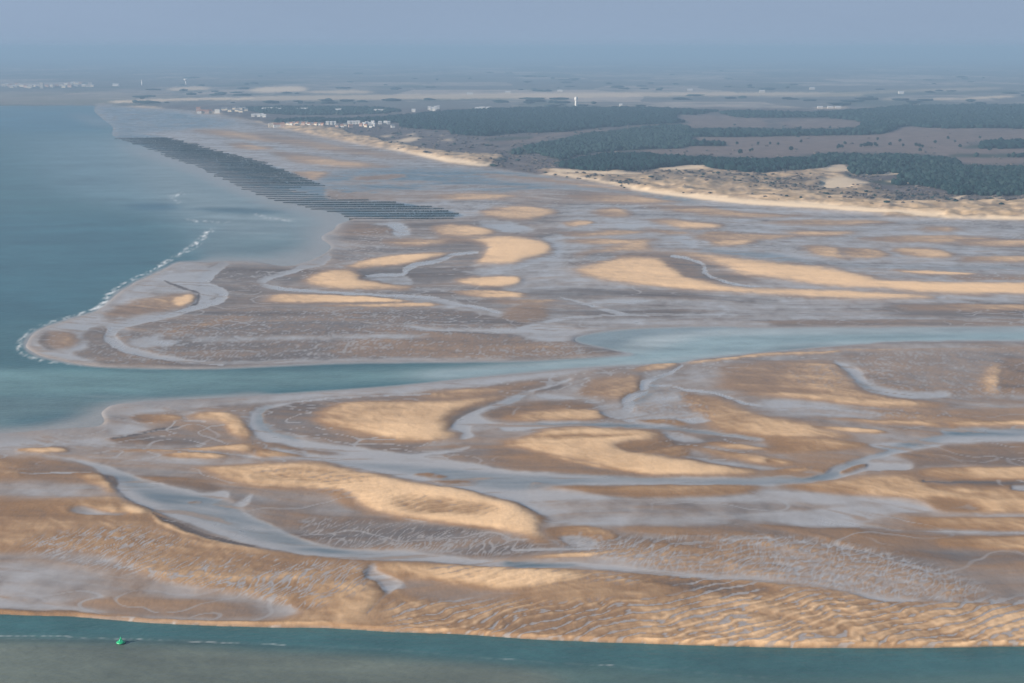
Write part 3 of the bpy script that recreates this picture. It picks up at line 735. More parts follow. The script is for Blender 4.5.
# farmland, roads of pale ground, hedged fields far behind
fx, fy = GX / 420, GY / 700
cell = perlin(np.floor(fx + .3 * perlin(GX / 900, GY / 900)) * 3.7 + .5, np.floor(fy) * 5.1 + .5)
fld = mix(C3(.135, .125, .118) + 0 * colr, C3(.36, .30, .26), sstep(-.2, .8, n2 * .9 + cell))
fld = mix(fld, C3(.06, .075, .06), .7 * sstep(.05, .3, fbm(GX / 500, GY / 900 + 7, 4) - .05))
soil = mix(soil, fld, FIELD)
soil = mix(soil, C3(.05, .055, .04), WOOD * (1 - .4 * FIELD))
gr = sstep(-.25, .25, n1)
dune = mix(C3(.36, .255, .155) + 0 * colr, C3(.64, .465, .30), sstep(-.35, .45, fbm(GX / 22, GY / 30, 4, .65)))
soil = mix(soil, dune, np.clip(DUNE * (.55 + .75 * gr), 0, 1))
soil = mix(soil, C3(.11, .095, .085), np.clip(SCRUB * (.7 + .6 * fbm(GX / 25, GY / 25, 3)), 0, 1))
soil = mix(soil, C3(.74, .575, .40), np.clip(BEACH, 0, 1))
colr = mix(colr, soil, LAND)
F = F * (1 - LAND)

# ------------------------------------------------------------------ ground mesh
def grid_mesh(name, X, Y, Zz, keep, cols):
    ny, nx = X.shape
    co = np.stack([X, Y, Zz], -1).reshape(-1, 3).astype(np.float32)
    idx = np.arange(ny * nx).reshape(ny, nx)
    q = np.stack([idx[1:, :-1], idx[1:, 1:], idx[:-1, 1:], idx[:-1, :-1]], -1)
    if keep is not None:
        k = keep[1:, :-1] | keep[1:, 1:] | keep[:-1, 1:] | keep[:-1, :-1]
        q = q[k]
    q = q.reshape(-1, 4)
    used = np.zeros(ny * nx, bool)
    used[q.ravel()] = True
    new = np.cumsum(used) - 1
    q = new[q]
    co = co[used]
    me = bpy.data.meshes.new(name)
    me.vertices.add(len(co))
    me.vertices.foreach_set('co', co.ravel())
    me.loops.add(q.size)
    me.loops.foreach_set('vertex_index', q.ravel().astype(np.int32))
    me.polygons.add(len(q))
    me.polygons.foreach_set('loop_start', (np.arange(len(q)) * 4).astype(np.int32))
    me.polygons.foreach_set('use_smooth', np.ones(len(q), bool))
    me.update(calc_edges=True)
    for nm, c in cols.items():
        c = c.reshape(ny * nx, -1)[used].astype(np.float32)
        if c.shape[1] == 1:
            a = me.attributes.new(nm, 'FLOAT', 'POINT')
            a.data.foreach_set('value', c.ravel())
        else:
            a = me.attributes.new(nm, 'FLOAT_COLOR', 'POINT')
            a.data.foreach_set('color', np.concatenate([c, np.ones((len(c), 1), np.float32)], 1).ravel())
    o = bpy.data.objects.new(name, me)
    COL.objects.link(o)
    return o


ELOCK = soften(E0, 14, 5)
k_ = 1 - ELOCK / CAMZ
TX, TY, TZ = GX * k_, GY * k_, E0 + E1
rows = np.unique(np.concatenate([np.arange(0, 560), np.arange(560, NY, 2)]))
rows = rows[rows < NY]
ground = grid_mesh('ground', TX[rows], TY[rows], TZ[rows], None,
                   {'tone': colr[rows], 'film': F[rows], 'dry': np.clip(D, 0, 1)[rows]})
ground['kind'] = 'structure'


def surface_at(px, py):
    """world point of the ground at a map position"""
    i = int(np.clip(np.searchsorted(XS, px), 0, NX - 1))
    j = int(np.clip(round((py - Y0) / DY), 0, NY - 1))
    x, y = ground_at(px, py)
    k = 1 - ELOCK[j, i] / CAMZ
    return x * k, y * k, float(E0[j, i] + E1[j, i])

# ------------------------------------------------------------------ sea colours and foam
deep, shal = C3(.044, .114, .126), C3(.15, .215, .235)
wc = np.zeros((NY, NX, 3), np.float32) + deep


def tint(c, pts, soft=(12, 5)):
    m = mask(pts, soft)
    sl, k = m
    wc[sl] += (np.array(c, np.float32) - wc[sl]) * k[..., None]


tint((.12,.195,.22), [(40,140),(110,136),(180,160),(270,198),(350,218),(330,258),(210,262),(195,240),(150,214),(60,190)], (30, 8))
tint((.19,.24,.25), [(110,138),(180,162),(262,198),(340,220),(330,250),(225,262),(215,232),(160,200)], (20, 6))
tint((.04,.10,.135), [(125,206),(150,203),(180,206),(170,210),(140,210)], (8, 2))
tint((.07,.12,.14), [(190,209),(240,208),(290,212),(240,214)], (8, 1))
tint((.036,.108,.13), [(0,225),(80,215),(150,235),(160,262),(100,292),(40,318),(0,330)], (20, 7))
tint((.03,.11,.15), [(0,108),(100,110),(105,125),(60,132),(0,128)], (14, 3))
tint((.13,.17,.19), [(70,113),(95,117),(115,127),(90,124)], (8, 1.5))
tint((.13,.185,.195), [(200,240),(260,235),(330,240),(320,262),(230,264)], (12, 4))
tint((.125,.22,.222), [(0,366),(60,370),(256,371),(400,368),(512,364),(600,360),(600,363),(512,371),(400,381),(256,389),(100,394),(0,394)], (12, 3))
tint((.10,.16,.165), [(0,398),(100,396),(256,391),(256,397),(125,405),(60,430),(0,436)], (14, 4))
tint((.05,.105,.12), [(20,418),(100,412),(60,430),(10,428)], (14, 4))
tint((.34,.38,.385), [(430,372),(512,364),(610,356),(585,338),(610,330),(692,325),(780,325),(1024,324),(1024,340),(868,345),(768,353),(692,361),(599,368),(512,374),(440,382)], (34, 2))
tint((.25,.33,.345), [(440,372),(520,366.5),(600,360.5),(650,350),(690,341),(768,335),(1024,329.5),(1024,336),(868,342),(768,349),(692,357),(600,364.5),(520,371.5),(450,378)], (14, 1.5))
tint((.18,.22,.235), [(560,340),(600,331),(660,327),(760,327),(700,331),(640,338),(610,347)], (6, 2))
tint((.042,.112,.118), [(0,612),(75,614),(256,623),(512,634),(768,643),(1024,646),(1024,760),(0,760)], (1, 1))
tint((.135,.155,.128), [(0,640),(120,643),(256,650),(400,658),(560,672),(700,700),(700,760),(0,760)], (16, 5))
tint((.075,.125,.115), [(560,668),(768,680),(1024,672),(1024,760),(560,760)], (20, 6))
bn = fbm(GX / 160 + 3, GY / 120, 4, .6)
wc *= (1 + .22 * bn)[..., None]
sea_st = fbm((GX + 90 * kk) / 150, (GY + 50 * kk) / 42, 5, .6)
wc *= (1 + .5 * sea_st + .22 * fbm(GX / 26, GY / 9, 3) * np.clip(1.2 / MPP, .3, 1))[..., None]
e1_ = soften(SEA0, 4, 1.0)
e2_ = soften(SEA0, 40, 10)
edge = e1_ + (np.minimum(e1_, e2_) - e1_) * shelf
edge = edge + .12 * sea_st
flm = C3(.30, .285, .275)
wc = mix(wc, flm, (1 - sstep(.5, .9, edge)) * .85 * (PY < 600) * sstep(134, 160, PY))
wc = mix(wc, flm, .35 * shelf * sstep(.1, .5, sea_st))
FOAM = Z()


def foam(pts, w, v=1, soft=(1, .5)):
    sl, m = fill(strip(pts, w))
    m = soften(m, *soft)
    FOAM[sl] = np.maximum(FOAM[sl], m * v)


foam([(20,353),(19,345),(24,337),(33,330),(48,323),(65,318.5),(80,314),(95,309),(105,302),(107,296),(115,290),(126,283),(140,276),(152,270.5),(165,262.5),(180,254),(195,245),(202,238),(207,233),(214,229)], [1.4,3.5,2,2,1.6,2,2,2.8,3.5,2,2.6,2.2,2,2,2.6,2.6,4.5,3.5,4,2])
foam([(98,306),(107,297),(108,291)], [2,4,2], .8)
foam([(190,222),(198,221),(206,221.5)], [1,1.5,1], .8)
foam([(168,196),(175,196),(184,193)], [1.6,2,1.6])
foam([(170,198),(176,201.5),(180,202)], [1.2,1.6,1.2])
foam([(255,214),(265,217),(275,219),(295,222)], [1,2,1.6,1], .7)
foam([(185,219),(215,222),(230,222)], .8, .6)
foam([(20,353),(30,357),(48,362),(60,363),(82,366)], [2,3,2,1,1], .6)
fn = perlin(GX / 5, GY / 14) + .6 * perlin(GX / 2, GY / 5)
FOAM *= sstep(-.35, .75, fn)
F2 = Z()
for a in ([(0,635),(22,635.6),(60,636),(85,638)], [(96,638),(118,639),(135,638.5),(162,639.7)], [(190,642),(240,643)],
          [(262,644),(290,645)], [(500,659),(512,659)], [(598,665),(613,665)]):
    g = fill(strip(a, 1.0))
    F2[g[0]] = np.maximum(F2[g[0]], soften(g[1], 2, 0))
for a in ([(0,636),(120,639.5),(250,643.5)], [(256,644),(380,649),(512,660),(620,667),(768,678)]):
    g = fill(strip(a, 1.0))
    F2[g[0]] = np.maximum(F2[g[0]], .22 * soften(g[1], 2, .5))
FOAM = np.maximum(FOAM, F2 * sstep(-.5, .5, perlin(GX / 2.2, GY / 3)) * .32)
FOAM *= SEA0 > .05
swl = Z()
g = fill(strip([(0,638),(120,641.5),(256,646),(380,652)], [3,3,2,1]))
swl[g[0]] = soften(g[1], 3, 1)
wc *= (1 - .25 * swl)[..., None]
keep = soften(SEA0, 3, 2) > .01
r2_ = np.arange(0, NY, 2)
water = grid_mesh('sea', GX[r2_], GY[r2_], 0 * GX[r2_] + .03 * FOAM[r2_], keep[r2_], {'tone': np.clip(wc, 0, 1)[r2_], 'foam': FOAM[r2_]})
water['kind'] = 'structure'

# one great sheet under everything, out to the horizon
R = 85000.0
me = bpy.data.meshes.new('seabed')
me.from_pydata([(-R, -3000, -3.2), (R, -3000, -3.2), (R, R, -3.2), (-R, R, -3.2)], [], [(0, 1, 2, 3)])
seabed = bpy.data.objects.new('seabed', me)
COL.objects.link(seabed)
seabed['kind'] = 'structure'

# ------------------------------------------------------------------ materials
def new_mat(name):
    m = bpy.data.materials.new(name)
    m.use_nodes = True
    nt = m.node_tree
    b = nt.nodes['Principled BSDF']
    return m, nt, b


def nd(nt, t, **kw):
    n = nt.nodes.new(t)
    for k, v in kw.items():
        setattr(n, k, v)
    return n


def mathn(nt, op, a, b=None, c=None, clamp=False):
    n = nd(nt, 'ShaderNodeMath', operation=op, use_clamp=clamp)
    for i, v in enumerate((a, b, c)):
        if v is None:
            continue
        if isinstance(v, (int, float)):
            n.inputs[i].default_value = v
        else:
            nt.links.new(v, n.inputs[i])
    return n.outputs[0]


def attr(nt, name):
    return nd(nt, 'ShaderNodeAttribute', attribute_name=name)


def ground_material():
    m, nt, b = new_mat('sand_and_soil')
    L = nt.links.new
    co = nd(nt, 'ShaderNodeTexCoord').outputs['Object']
    tone, fl, dry = attr(nt, 'tone'), attr(nt, 'film'), attr(nt, 'dry')
    n = nd(nt, 'ShaderNodeTexNoise')
    n.inputs['Scale'].default_value = .55
    n.inputs['Detail'].default_value = 5
    n.inputs['Roughness'].default_value = .65
    L(co, n.inputs['Vector'])
    k = mathn(nt, 'MULTIPLY_ADD', n.outputs['Fac'], .34, .83)
    vm = nd(nt, 'ShaderNodeVectorMath', operation='SCALE')
    L(tone.outputs['Color'], vm.inputs[0])
    L(k, vm.inputs['Scale'])
    L(vm.outputs[0], b.inputs['Base Color'])
    r = mathn(nt, 'MULTIPLY_ADD', fl.outputs['Fac'], -.5, .72)
    r = mathn(nt, 'MULTIPLY_ADD', dry.outputs['Fac'], .22, r)
    L(mathn(nt, 'MAXIMUM', r, .16), b.inputs['Roughness'])
    L(mathn(nt, 'MULTIPLY_ADD', fl.outputs['Fac'], .72, .08), b.inputs['Specular IOR Level'])
    b.inputs['IOR'].default_value = 1.4
    n2 = nd(nt, 'ShaderNodeTexNoise')
    n2.inputs['Scale'].default_value = .8
    n2.inputs['Detail'].default_value = 3
    mp = nd(nt, 'ShaderNodeMapping')
    mp.inputs['Scale'].default_value = (1, .45, 1)
    mp.inputs['Rotation'].default_value = (0, 0, .35)
    L(co, mp.inputs['Vector'])
    L(mp.outputs[0], n2.inputs['Vector'])
    bp = nd(nt, 'ShaderNodeBump')
    bp.inputs['Distance'].default_value = .16
    L(mathn(nt, 'MULTIPLY_ADD', fl.outputs['Fac'], -.55, .6), bp.inputs['Strength'])
    L(n2.outputs['Fac'], bp.inputs['Height'])
    L(bp.outputs[0], b.inputs['Normal'])
    return m


def water_material():
    m, nt, b = new_mat('sea_water')
    L = nt.links.new
    co = nd(nt, 'ShaderNodeTexCoord').outputs['Object']
    tone, fo = attr(nt, 'tone'), attr(nt, 'foam')
    mx = nd(nt, 'ShaderNodeMix', data_type='RGBA')
    L(fo.outputs['Fac'], mx.inputs['Factor'])
    n = nd(nt, 'ShaderNodeTexNoise')
    n.inputs['Scale'].default_value = .05
    n.inputs['Detail'].default_value = 6
    L(co, n.inputs['Vector'])
    k = mathn(nt, 'MULTIPLY_ADD', n.outputs['Fac'], .3, .85)
    vm = nd(nt, 'ShaderNodeVectorMath', operation='SCALE')
    L(tone.outputs['Color'], vm.inputs[0])
    L(k, vm.inputs['Scale'])
    L(vm.outputs[0], mx.inputs['A'])
    mx.inputs['B'].default_value = (.82, .82, .8, 1)
    L(mx.outputs['Result'], b.inputs['Base Color'])
    b.inputs['IOR'].default_value = 1.333
    b.inputs['Roughness'].default_value = .3
    L(mathn(nt, 'MULTIPLY_ADD', fo.outputs['Fac'], -.1, .18), b.inputs['Specular IOR Level'])
    n2 = nd(nt, 'ShaderNodeTexNoise')
    n2.inputs['Scale'].default_value = .35
    n2.inputs['Detail'].default_value = 4
    mp = nd(nt, 'ShaderNodeMapping')
    mp.inputs['Scale'].default_value = (.6, 1.4, 1)
    mp.inputs['Rotation'].default_value = (0, 0, -.2)
    L(co, mp.inputs['Vector'])
    L(mp.outputs[0], n2.inputs['Vector'])
    bp = nd(nt, 'ShaderNodeBump')
    bp.inputs['Distance'].default_value = .55
    bp.inputs['Strength'].default_value = .55
    L(n2.outputs['Fac'], bp.inputs['Height'])
    L(bp.outputs[0], b.inputs['Normal'])
    return m


ground.data.materials.append(ground_material())
water.data.materials.append(water_material())
m, nt, b = new_mat('silt')
b.inputs['Base Color'].default_value = (.09, .10, .09, 1)
b.inputs['Roughness'].default_value = .8
seabed.data.materials.append(m)
# ================================================================== woods (masses) and scrub
def mesh_object(name, co, faces, mats, tint=None, smooth=False, fm=None):
    me = bpy.data.meshes.new(name)
    co = np.asarray(co, np.float32)
    fa = np.asarray(faces, np.int32)
    me.vertices.add(len(co))
    me.vertices.foreach_set('co', co.ravel())
    me.loops.add(fa.size)
    me.loops.foreach_set('vertex_index', fa.ravel())
    me.polygons.add(len(fa))
    me.polygons.foreach_set('loop_start', (np.arange(len(fa)) * fa.shape[1]).astype(np.int32))
    me.polygons.foreach_set('use_smooth', np.full(len(fa), smooth))
    if fm is not None:
        me.polygons.foreach_set('material_index', np.asarray(fm, np.int32))
    me.update(calc_edges=True)
    if tint is not None:
        a = me.attributes.new('tint', 'FLOAT', 'POINT')
        a.data.foreach_set('value', np.asarray(tint, np.float32))
    for mm in mats:
        me.materials.append(mm)
    o = bpy.data.objects.new(name, me)
    COL.objects.link(o)
    return o


def ico(sub):
    import bmesh
    bm = bmesh.new()
    bmesh.ops.create_icosphere(bm, subdivisions=sub, radius=1)
    v = np.array([x.co for x in bm.verts])
    f = np.array([[x.index for x in fc.verts] for fc in bm.faces])
    bm.free()
    return v, f


def lumps(pos, size, sub=1, jit=.32, rng=RNG):
    """many uneven crowns in one mesh: pos = centres of their bases, size = (half width, height)"""
    v, f = ico(sub)
    n = len(pos)
    vv = np.repeat(v[None], n, 0)
    vv = vv * (1 + rng.uniform(-jit, jit, (n, len(v), 1)))
    ang = rng.uniform(0, 6.28, n)
    c, s = np.cos(ang)[:, None], np.sin(ang)[:, None]
    x = vv[..., 0] * c - vv[..., 1] * s
    y = vv[..., 0] * s + vv[..., 1] * c
    zz = vv[..., 2]
    out = np.stack([x * size[:, :1] + pos[:, :1], y * size[:, :1] + pos[:, 1:2], (zz * .55 + .5) * size[:, 1:] + pos[:, 2:]], -1)
    ff = (f[None] + (np.arange(n) * len(v))[:, None, None]).reshape(-1, 3)
    tv = np.repeat(rng.uniform(0, 1, n), len(v))
    return out.reshape(-1, 3), ff, tv


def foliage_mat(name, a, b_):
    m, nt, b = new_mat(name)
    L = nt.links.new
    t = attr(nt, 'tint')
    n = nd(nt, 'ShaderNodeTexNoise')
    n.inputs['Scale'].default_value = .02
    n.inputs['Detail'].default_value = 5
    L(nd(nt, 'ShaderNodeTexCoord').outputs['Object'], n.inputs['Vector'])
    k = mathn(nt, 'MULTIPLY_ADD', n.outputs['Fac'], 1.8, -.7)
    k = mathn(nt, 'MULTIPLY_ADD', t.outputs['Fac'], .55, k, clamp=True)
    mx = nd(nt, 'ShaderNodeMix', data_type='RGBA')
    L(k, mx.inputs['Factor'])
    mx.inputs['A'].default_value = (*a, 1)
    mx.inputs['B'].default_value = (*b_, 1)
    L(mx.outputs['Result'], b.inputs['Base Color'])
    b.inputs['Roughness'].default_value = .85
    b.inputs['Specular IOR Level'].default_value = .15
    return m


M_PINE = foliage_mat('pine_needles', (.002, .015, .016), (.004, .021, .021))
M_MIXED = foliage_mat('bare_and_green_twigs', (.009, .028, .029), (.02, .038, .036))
M_SCRUB = foliage_mat('scrub_twigs', (.060, .052, .050), (.12, .10, .09))


def lookup(field, px, py):
    i = np.clip(np.searchsorted(XS, px), 0, NX - 1)
    j = np.clip(np.round((py - Y0) / DY).astype(int), 0, NY - 1)
    v = field[j, i]
    return np.where((px < MX0) | (px > MX1) | (py < Y0) | (py > Y1), 0, v)


for nm, kind, outline in WOODS:
    fld_ = Z()
    zone(fld_, 1, outline, (1, .5))
    p = np.array(outline, float)
    p[:, 0] = np.minimum(p[:, 0], 1130)
    gx, gy = ground_at(p[:, 0], p[:, 1])
    dmid = np.median(gy)
    sp_ = 5.2 + 4.0 * np.clip((dmid - 1500) / 2500, 0, 1)
    nx_, ny_ = int((gx.max() - gx.min()) / sp_) + 1, int((gy.max() - gy.min()) / (sp_ * 1.25)) + 1
    x, y = np.meshgrid(np.linspace(gx.min(), gx.max(), nx_), np.linspace(gy.min(), gy.max(), ny_))
    x = (x + RNG.uniform(-.6, .6, x.shape) * sp_).ravel()
    y = (y + RNG.uniform(-.6, .6, y.shape) * sp_).ravel()
    px, py = project(x, y, 0 * x)
    h = RNG.uniform(6.5, 10.5, len(x)) * (1.0 if kind > .5 else .8)
    h *= 1 + .25 * fbm(x / 90, y / 90, 2)
    up = h * FPX / np.hypot(x, y)                      # rows a crown rises above its foot
    qx, qy = px + 7 * fbm(x / 60, y / 60, 3), py + 1.3 * fbm(x / 45 + 9, y / 60, 3)
    ok = (lookup(fld_, qx, qy) > .45) & (lookup(fld_, qx, qy - .8 * up) > .35) & (px < 1125) & (px > -60)
    gap = fbm(x / 55 + 3, y / 70, 3)
    thin = .7 if kind > .75 else (.45 if kind > .5 else .2)
    ok &= (gap < thin) | (RNG.uniform(0, 1, len(x)) < .25)
    x, y, px, py, h = x[ok], y[ok], px[ok], py[ok], h[ok]
    if len(x) == 0:
        continue
    zz = lookup(E0 + E1, px, py)
    k = 1 - lookup(ELOCK, px, py) / CAMZ
    pos = np.stack([x * k, y * k, zz - .6], -1)
    wdt = RNG.uniform(.42, .62, len(x)) * h * (1 + .35 * np.clip((dmid - 1800) / 2000, 0, 1))
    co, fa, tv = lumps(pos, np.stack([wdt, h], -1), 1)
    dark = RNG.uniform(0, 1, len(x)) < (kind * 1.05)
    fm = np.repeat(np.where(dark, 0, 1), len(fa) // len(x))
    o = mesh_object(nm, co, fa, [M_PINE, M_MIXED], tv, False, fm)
    o['kind'] = 'stuff'

# low scrub over the dunes and behind the beach
n = 90000
px = RNG.uniform(200, 1060, n)
py = 124 + 84 * RNG.uniform(0, 1, n) ** .8
landv = lookup(LAND * (1 - FIELD), px, py)
dn = lookup(DUNE, px, py)
bc = lookup(BEACH, px, py)
sc_ = lookup(SCRUB, px, py)
wd = lookup(WOOD, px, py)
ht = lookup(HEATH, px, py)
X_, Y_ = ground_at(px, py)
nz = fbm(X_ / 40, Y_ / 40, 4, .6)
dens = .03 + .13 * sstep(-.1, .35, nz) + .5 * sc_ * sstep(-.3, .2, nz)
dens = dens * (1 - .93 * np.clip(dn, 0, 1)) * (1 - np.clip(bc * 1.6, 0, 1)) * (1 - .93 * ht) * (1 - .8 * wd)
ok = (landv > .6) & (RNG.uniform(0, 1, n) < dens * (Y_ / 2600) ** 0)
px, py, X_, Y_ = px[ok], py[ok], X_[ok], Y_[ok]
k = 1 - lookup(ELOCK, px, py) / CAMZ
hh = RNG.uniform(.9, 2.6, len(px)) * (1 + .3 * (Y_ > 2200))
pos = np.stack([X_ * k, Y_ * k, lookup(E0 + E1, px, py) - .35], -1)
co, fa, tv = lumps(pos, np.stack([hh * RNG.uniform(.8, 1.7, len(px)), hh], -1), 1)
o = mesh_object('dune_scrub', co, fa, [M_SCRUB, M_MIXED], tv, False, np.repeat((RNG.uniform(0, 1, len(px)) < .12).astype(int), len(fa) // len(px)))
o['kind'] = 'stuff'
# far hedges and copses on the plain
n = 380
px = RNG.uniform(130, 1064, n)
py = 70 + 38 * RNG.uniform(0, 1, n) ** .7
X_, Y_ = ground_at(px, py)
ok = (lookup(LAND * FIELD, px, py) > .6) & (fbm(X_ / 500, Y_ / 900 + 7, 4) > .0) & (lookup(BEACH, px, py) < .2)
px, py, X_, Y_ = px[ok], py[ok], X_[ok], Y_[ok]
hh = RNG.uniform(6, 12, len(px))
pos = np.stack([X_, Y_, lookup(E0 + E1, px, py) - .6], -1)
co, fa, tv = lumps(pos, np.stack([hh * RNG.uniform(.8, 4.5, len(px)), hh * .8], -1), 1)
o = mesh_object('distant_woods', co, fa, [M_PINE, M_MIXED], tv, False, np.repeat((RNG.uniform(0, 1, len(px)) < .5).astype(int), len(fa) // len(px)))
o['kind'] = 'stuff'

# ================================================================== single things
import bmesh


def plain(name, c, rough=.6, spec=.4, metal=0, vary=.12, scale=1.5):
    m, nt, b = new_mat(name)
    n = nd(nt, 'ShaderNodeTexNoise')
    n.inputs['Scale'].default_value = scale
    n.inputs['Detail'].default_value = 5
    nt.links.new(nd(nt, 'ShaderNodeTexCoord').outputs['Object'], n.inputs['Vector'])
    mx = nd(nt, 'ShaderNodeMix', data_type='RGBA')
    nt.links.new(n.outputs['Fac'], mx.inputs['Factor'])
    mx.inputs['A'].default_value = (*[v * (1 - vary) for v in c], 1)
    mx.inputs['B'].default_value = (*[min(1, v * (1 + vary)) for v in c], 1)
    nt.links.new(mx.outputs['Result'], b.inputs['Base Color'])
    b.inputs['Roughness'].default_value = rough
    b.inputs['Specular IOR Level'].default_value = spec
    b.inputs['Metallic'].default_value = metal
    return m


def bm_box(bm, x0, x1, y0, y1, z0, z1):
    vs = [bm.verts.new(p) for p in ((x0, y0, z0), (x1, y0, z0), (x1, y1, z0), (x0, y1, z0), (x0, y0, z1), (x1, y0, z1), (x1, y1, z1), (x0, y1, z1))]
    for f in ((3, 2, 1, 0), (4, 5, 6, 7), (0, 1, 5, 4), (1, 2, 6, 5), (2, 3, 7, 6), (3, 0, 4, 7)):
        bm.faces.new([vs[i] for i in f])
    return vs


def bm_lathe(bm, prof, n=20):
    rings = []
    for r, z in prof:
        rings.append([bm.verts.new((r * math.cos(6.28318 * i / n), r * math.sin(6.28318 * i / n), z)) for i in range(n)])
    for a, b in zip(rings, rings[1:]):
        for i in range(n):
            bm.faces.new((a[i], a[(i + 1) % n], b[(i + 1) % n], b[i]))
    bm.faces.new(rings[0][::-1])
    bm.faces.new(rings[-1])


def bm_bar(bm, p, q, r, n=6):
    p, q = Vector(p), Vector(q)
    d = (q - p).normalized()
    u = d.orthogonal().normalized()
    v = d.cross(u)
    A = [bm.verts.new(p + r * (math.cos(6.28318 * i / n) * u + math.sin(6.28318 * i / n) * v)) for i in range(n)]
    B = [bm.verts.new(q + r * (math.cos(6.28318 * i / n) * u + math.sin(6.28318 * i / n) * v)) for i in range(n)]
    for i in range(n):
        bm.faces.new((A[i], A[(i + 1) % n], B[(i + 1) % n], B[i]))
    bm.faces.new(A[::-1])
    bm.faces.new(B)


from mathutils import Vector


def done(name, bm, mat, parent=None, smooth=False):
    bmesh.ops.recalc_face_normals(bm, faces=bm.faces)
    me = bpy.data.meshes.new(name)
    bm.to_mesh(me)
    bm.free()
    if smooth:
        me.polygons.foreach_set('use_smooth', np.ones(len(me.polygons), bool))
    me.materials.append(mat)
    o = bpy.data.objects.new(name, me)
    COL.objects.link(o)
    o.parent = parent
    return o


def tag(o, label, cat, group=None):
    o['label'] = label
    o['category'] = cat
    if group:
        o['group'] = group
    return o


def empty(name, loc, rz=0, sc=1):
    o = bpy.data.objects.new(name, None)
    o.location = loc
    o.rotation_euler = (0, 0, rz)
    o.scale = (sc, sc, sc) if np.isscalar(sc) else sc
    o.empty_display_size = .5
    COL.objects.link(o)
    return o


def dup(root, name=None):
    r = root.copy()
    COL.objects.link(r)
    if 'group' in r:
        pass
    for ch in list(root.children):
        c = ch.copy()
        COL.objects.link(c)
        c.parent = r
        for g in list(ch.children):
            d = g.copy()
            COL.objects.link(d)
            d.parent = c
    return r


# ---------------------------------------------------------------- navigation buoy
bx, by = ground_at(121, 643.2)
buoy = tag(empty('navigation_buoy', (bx, by, 0), .4), 'bright green buoy floating in the grey-green water by the southern shore', 'buoy')
M_GREEN = plain('green_buoy_paint', (.014, .36, .15), .38, .5)
M_GREEN2 = plain('faded_green_paint', (.04, .55, .27), .32, .6)
bm = bmesh.new()
bm_lathe(bm, [(.5, -.7), (1.15, -.5), (1.3, -.1), (1.3, .35), (1.2, .5), (.5, .62)], 28)
flt = done('float', bm, M_GREEN, buoy, True)
bm = bmesh.new()
bm_lathe(bm, [(1.32, .02), (1.36, .05), (1.36, .2), (1.32, .23)], 28)
done('fender_ring', bm, plain('dark_rubber', (.02, .05, .035), .8), flt)
bm = bmesh.new()
for i in range(4):
    a = math.pi / 4 + i * math.pi / 2
    bm_bar(bm, (.72 * math.cos(a), .72 * math.sin(a), .5), (.3 * math.cos(a), .3 * math.sin(a), 1.3), .07)
    b2 = a + math.pi / 2
    bm_bar(bm, (.5 * math.cos(a), .5 * math.sin(a), .9), (.5 * math.cos(b2), .5 * math.sin(b2), .9), .045)
bm_lathe(bm, [(.36, 1.28), (.36, 1.36)], 16)
done('lattice_mast', bm, M_GREEN, buoy)
bm = bmesh.new()
for i in range(4):
    a = i * math.pi / 2 + .785
    u, v = math.cos(a), math.sin(a)
    p, q = math.cos(a + 1.5708), math.sin(a + 1.5708)
    vs = [bm.verts.new(c) for c in ((.76 * u, .76 * v, .6), (.76 * p, .76 * q, .6), (.40 * p, .40 * q, 1.22), (.40 * u, .40 * v, 1.22),
                                   (.72 * u, .72 * v, .6), (.72 * p, .72 * q, .6), (.36 * p, .36 * q, 1.22), (.36 * u, .36 * v, 1.22))]
    for f in ((0, 1, 2, 3), (7, 6, 5, 4), (0, 4, 5, 1), (1, 5, 6, 2), (2, 6, 7, 3), (3, 7, 4, 0)):
        bm.faces.new([vs[j] for j in f])
done('day_mark', bm, M_GREEN2, buoy)
bm = bmesh.new()
bm_lathe(bm, [(.10, 1.36), (.12, 1.4), (.12, 1.55), (.06, 1.6)], 12)
done('lantern', bm, plain('green_lens', (.05, .5, .25), .2), buoy, True)
bm = bmesh.new()
bm_lathe(bm, [(.26, 1.68), (.26, 1.71), (.02, 2.0)], 16)
bm_bar(bm, (0, 0, 1.56), (0, 0, 1.72), .03)
done('top_mark', bm, M_GREEN, buoy)

# ---------------------------------------------------------------- towers inland
M_WHITE = plain('white_render', (.66, .65, .63), .7, .3, 0, .05, .3)
M_GREYC = plain('grey_concrete', (.42, .41, .39), .8, .3, 0, .1, .3)
x, y, z = surface_at(576, 108.5)
t = tag(empty('water_tower', (x, y, z)), 'tall white tower standing above the dark pine wood', 'tower')
bm = bmesh.new()
bm_lathe(bm, [(4.2, -1), (3.6, 1), (3.3, 18), (3.4, 22)], 24)
done('shaft', bm, M_WHITE, t, True)
bm = bmesh.new()
bm_lathe(bm, [(3.4, 22), (4.3, 23.5), (4.6, 25), (4.6, 30.5), (4.2, 31.5)], 24)
tank = done('tank', bm, M_WHITE, t, True)
bm = bmesh.new()
bm_lathe(bm, [(4.25, 31.5), (4.1, 32.2), (1, 33), (.4, 33.6)], 24)
done('roof', bm, M_GREYC, t)
M_DGL = plain('dark_glass', (.05, .06, .07), .2)
for i in range(5):
    bm = bmesh.new()
    bm_box(bm, -.5, .5, -3.75, -3.3, 3 + i * 3.6, 4.6 + i * 3.6)
    done('window', bm, M_DGL, t)
x, y, z = surface_at(186, 84.6)
t = tag(empty('water_tower', (x, y, z)), 'pale mushroom-shaped water tower far off above the farthest shore', 'tower')
bm = bmesh.new()
bm_lathe(bm, [(4, -1), (3, 4), (2.6, 15), (3.2, 17)], 18)
done('shaft', bm, M_WHITE, t, True)
bm = bmesh.new()
bm_lathe(bm, [(3.2, 17), (9.5, 22), (10, 24), (9.6, 26.5), (2, 28)], 24)
done('tank', bm, M_WHITE, t, True)
x, y, z = surface_at(142, 85.4)
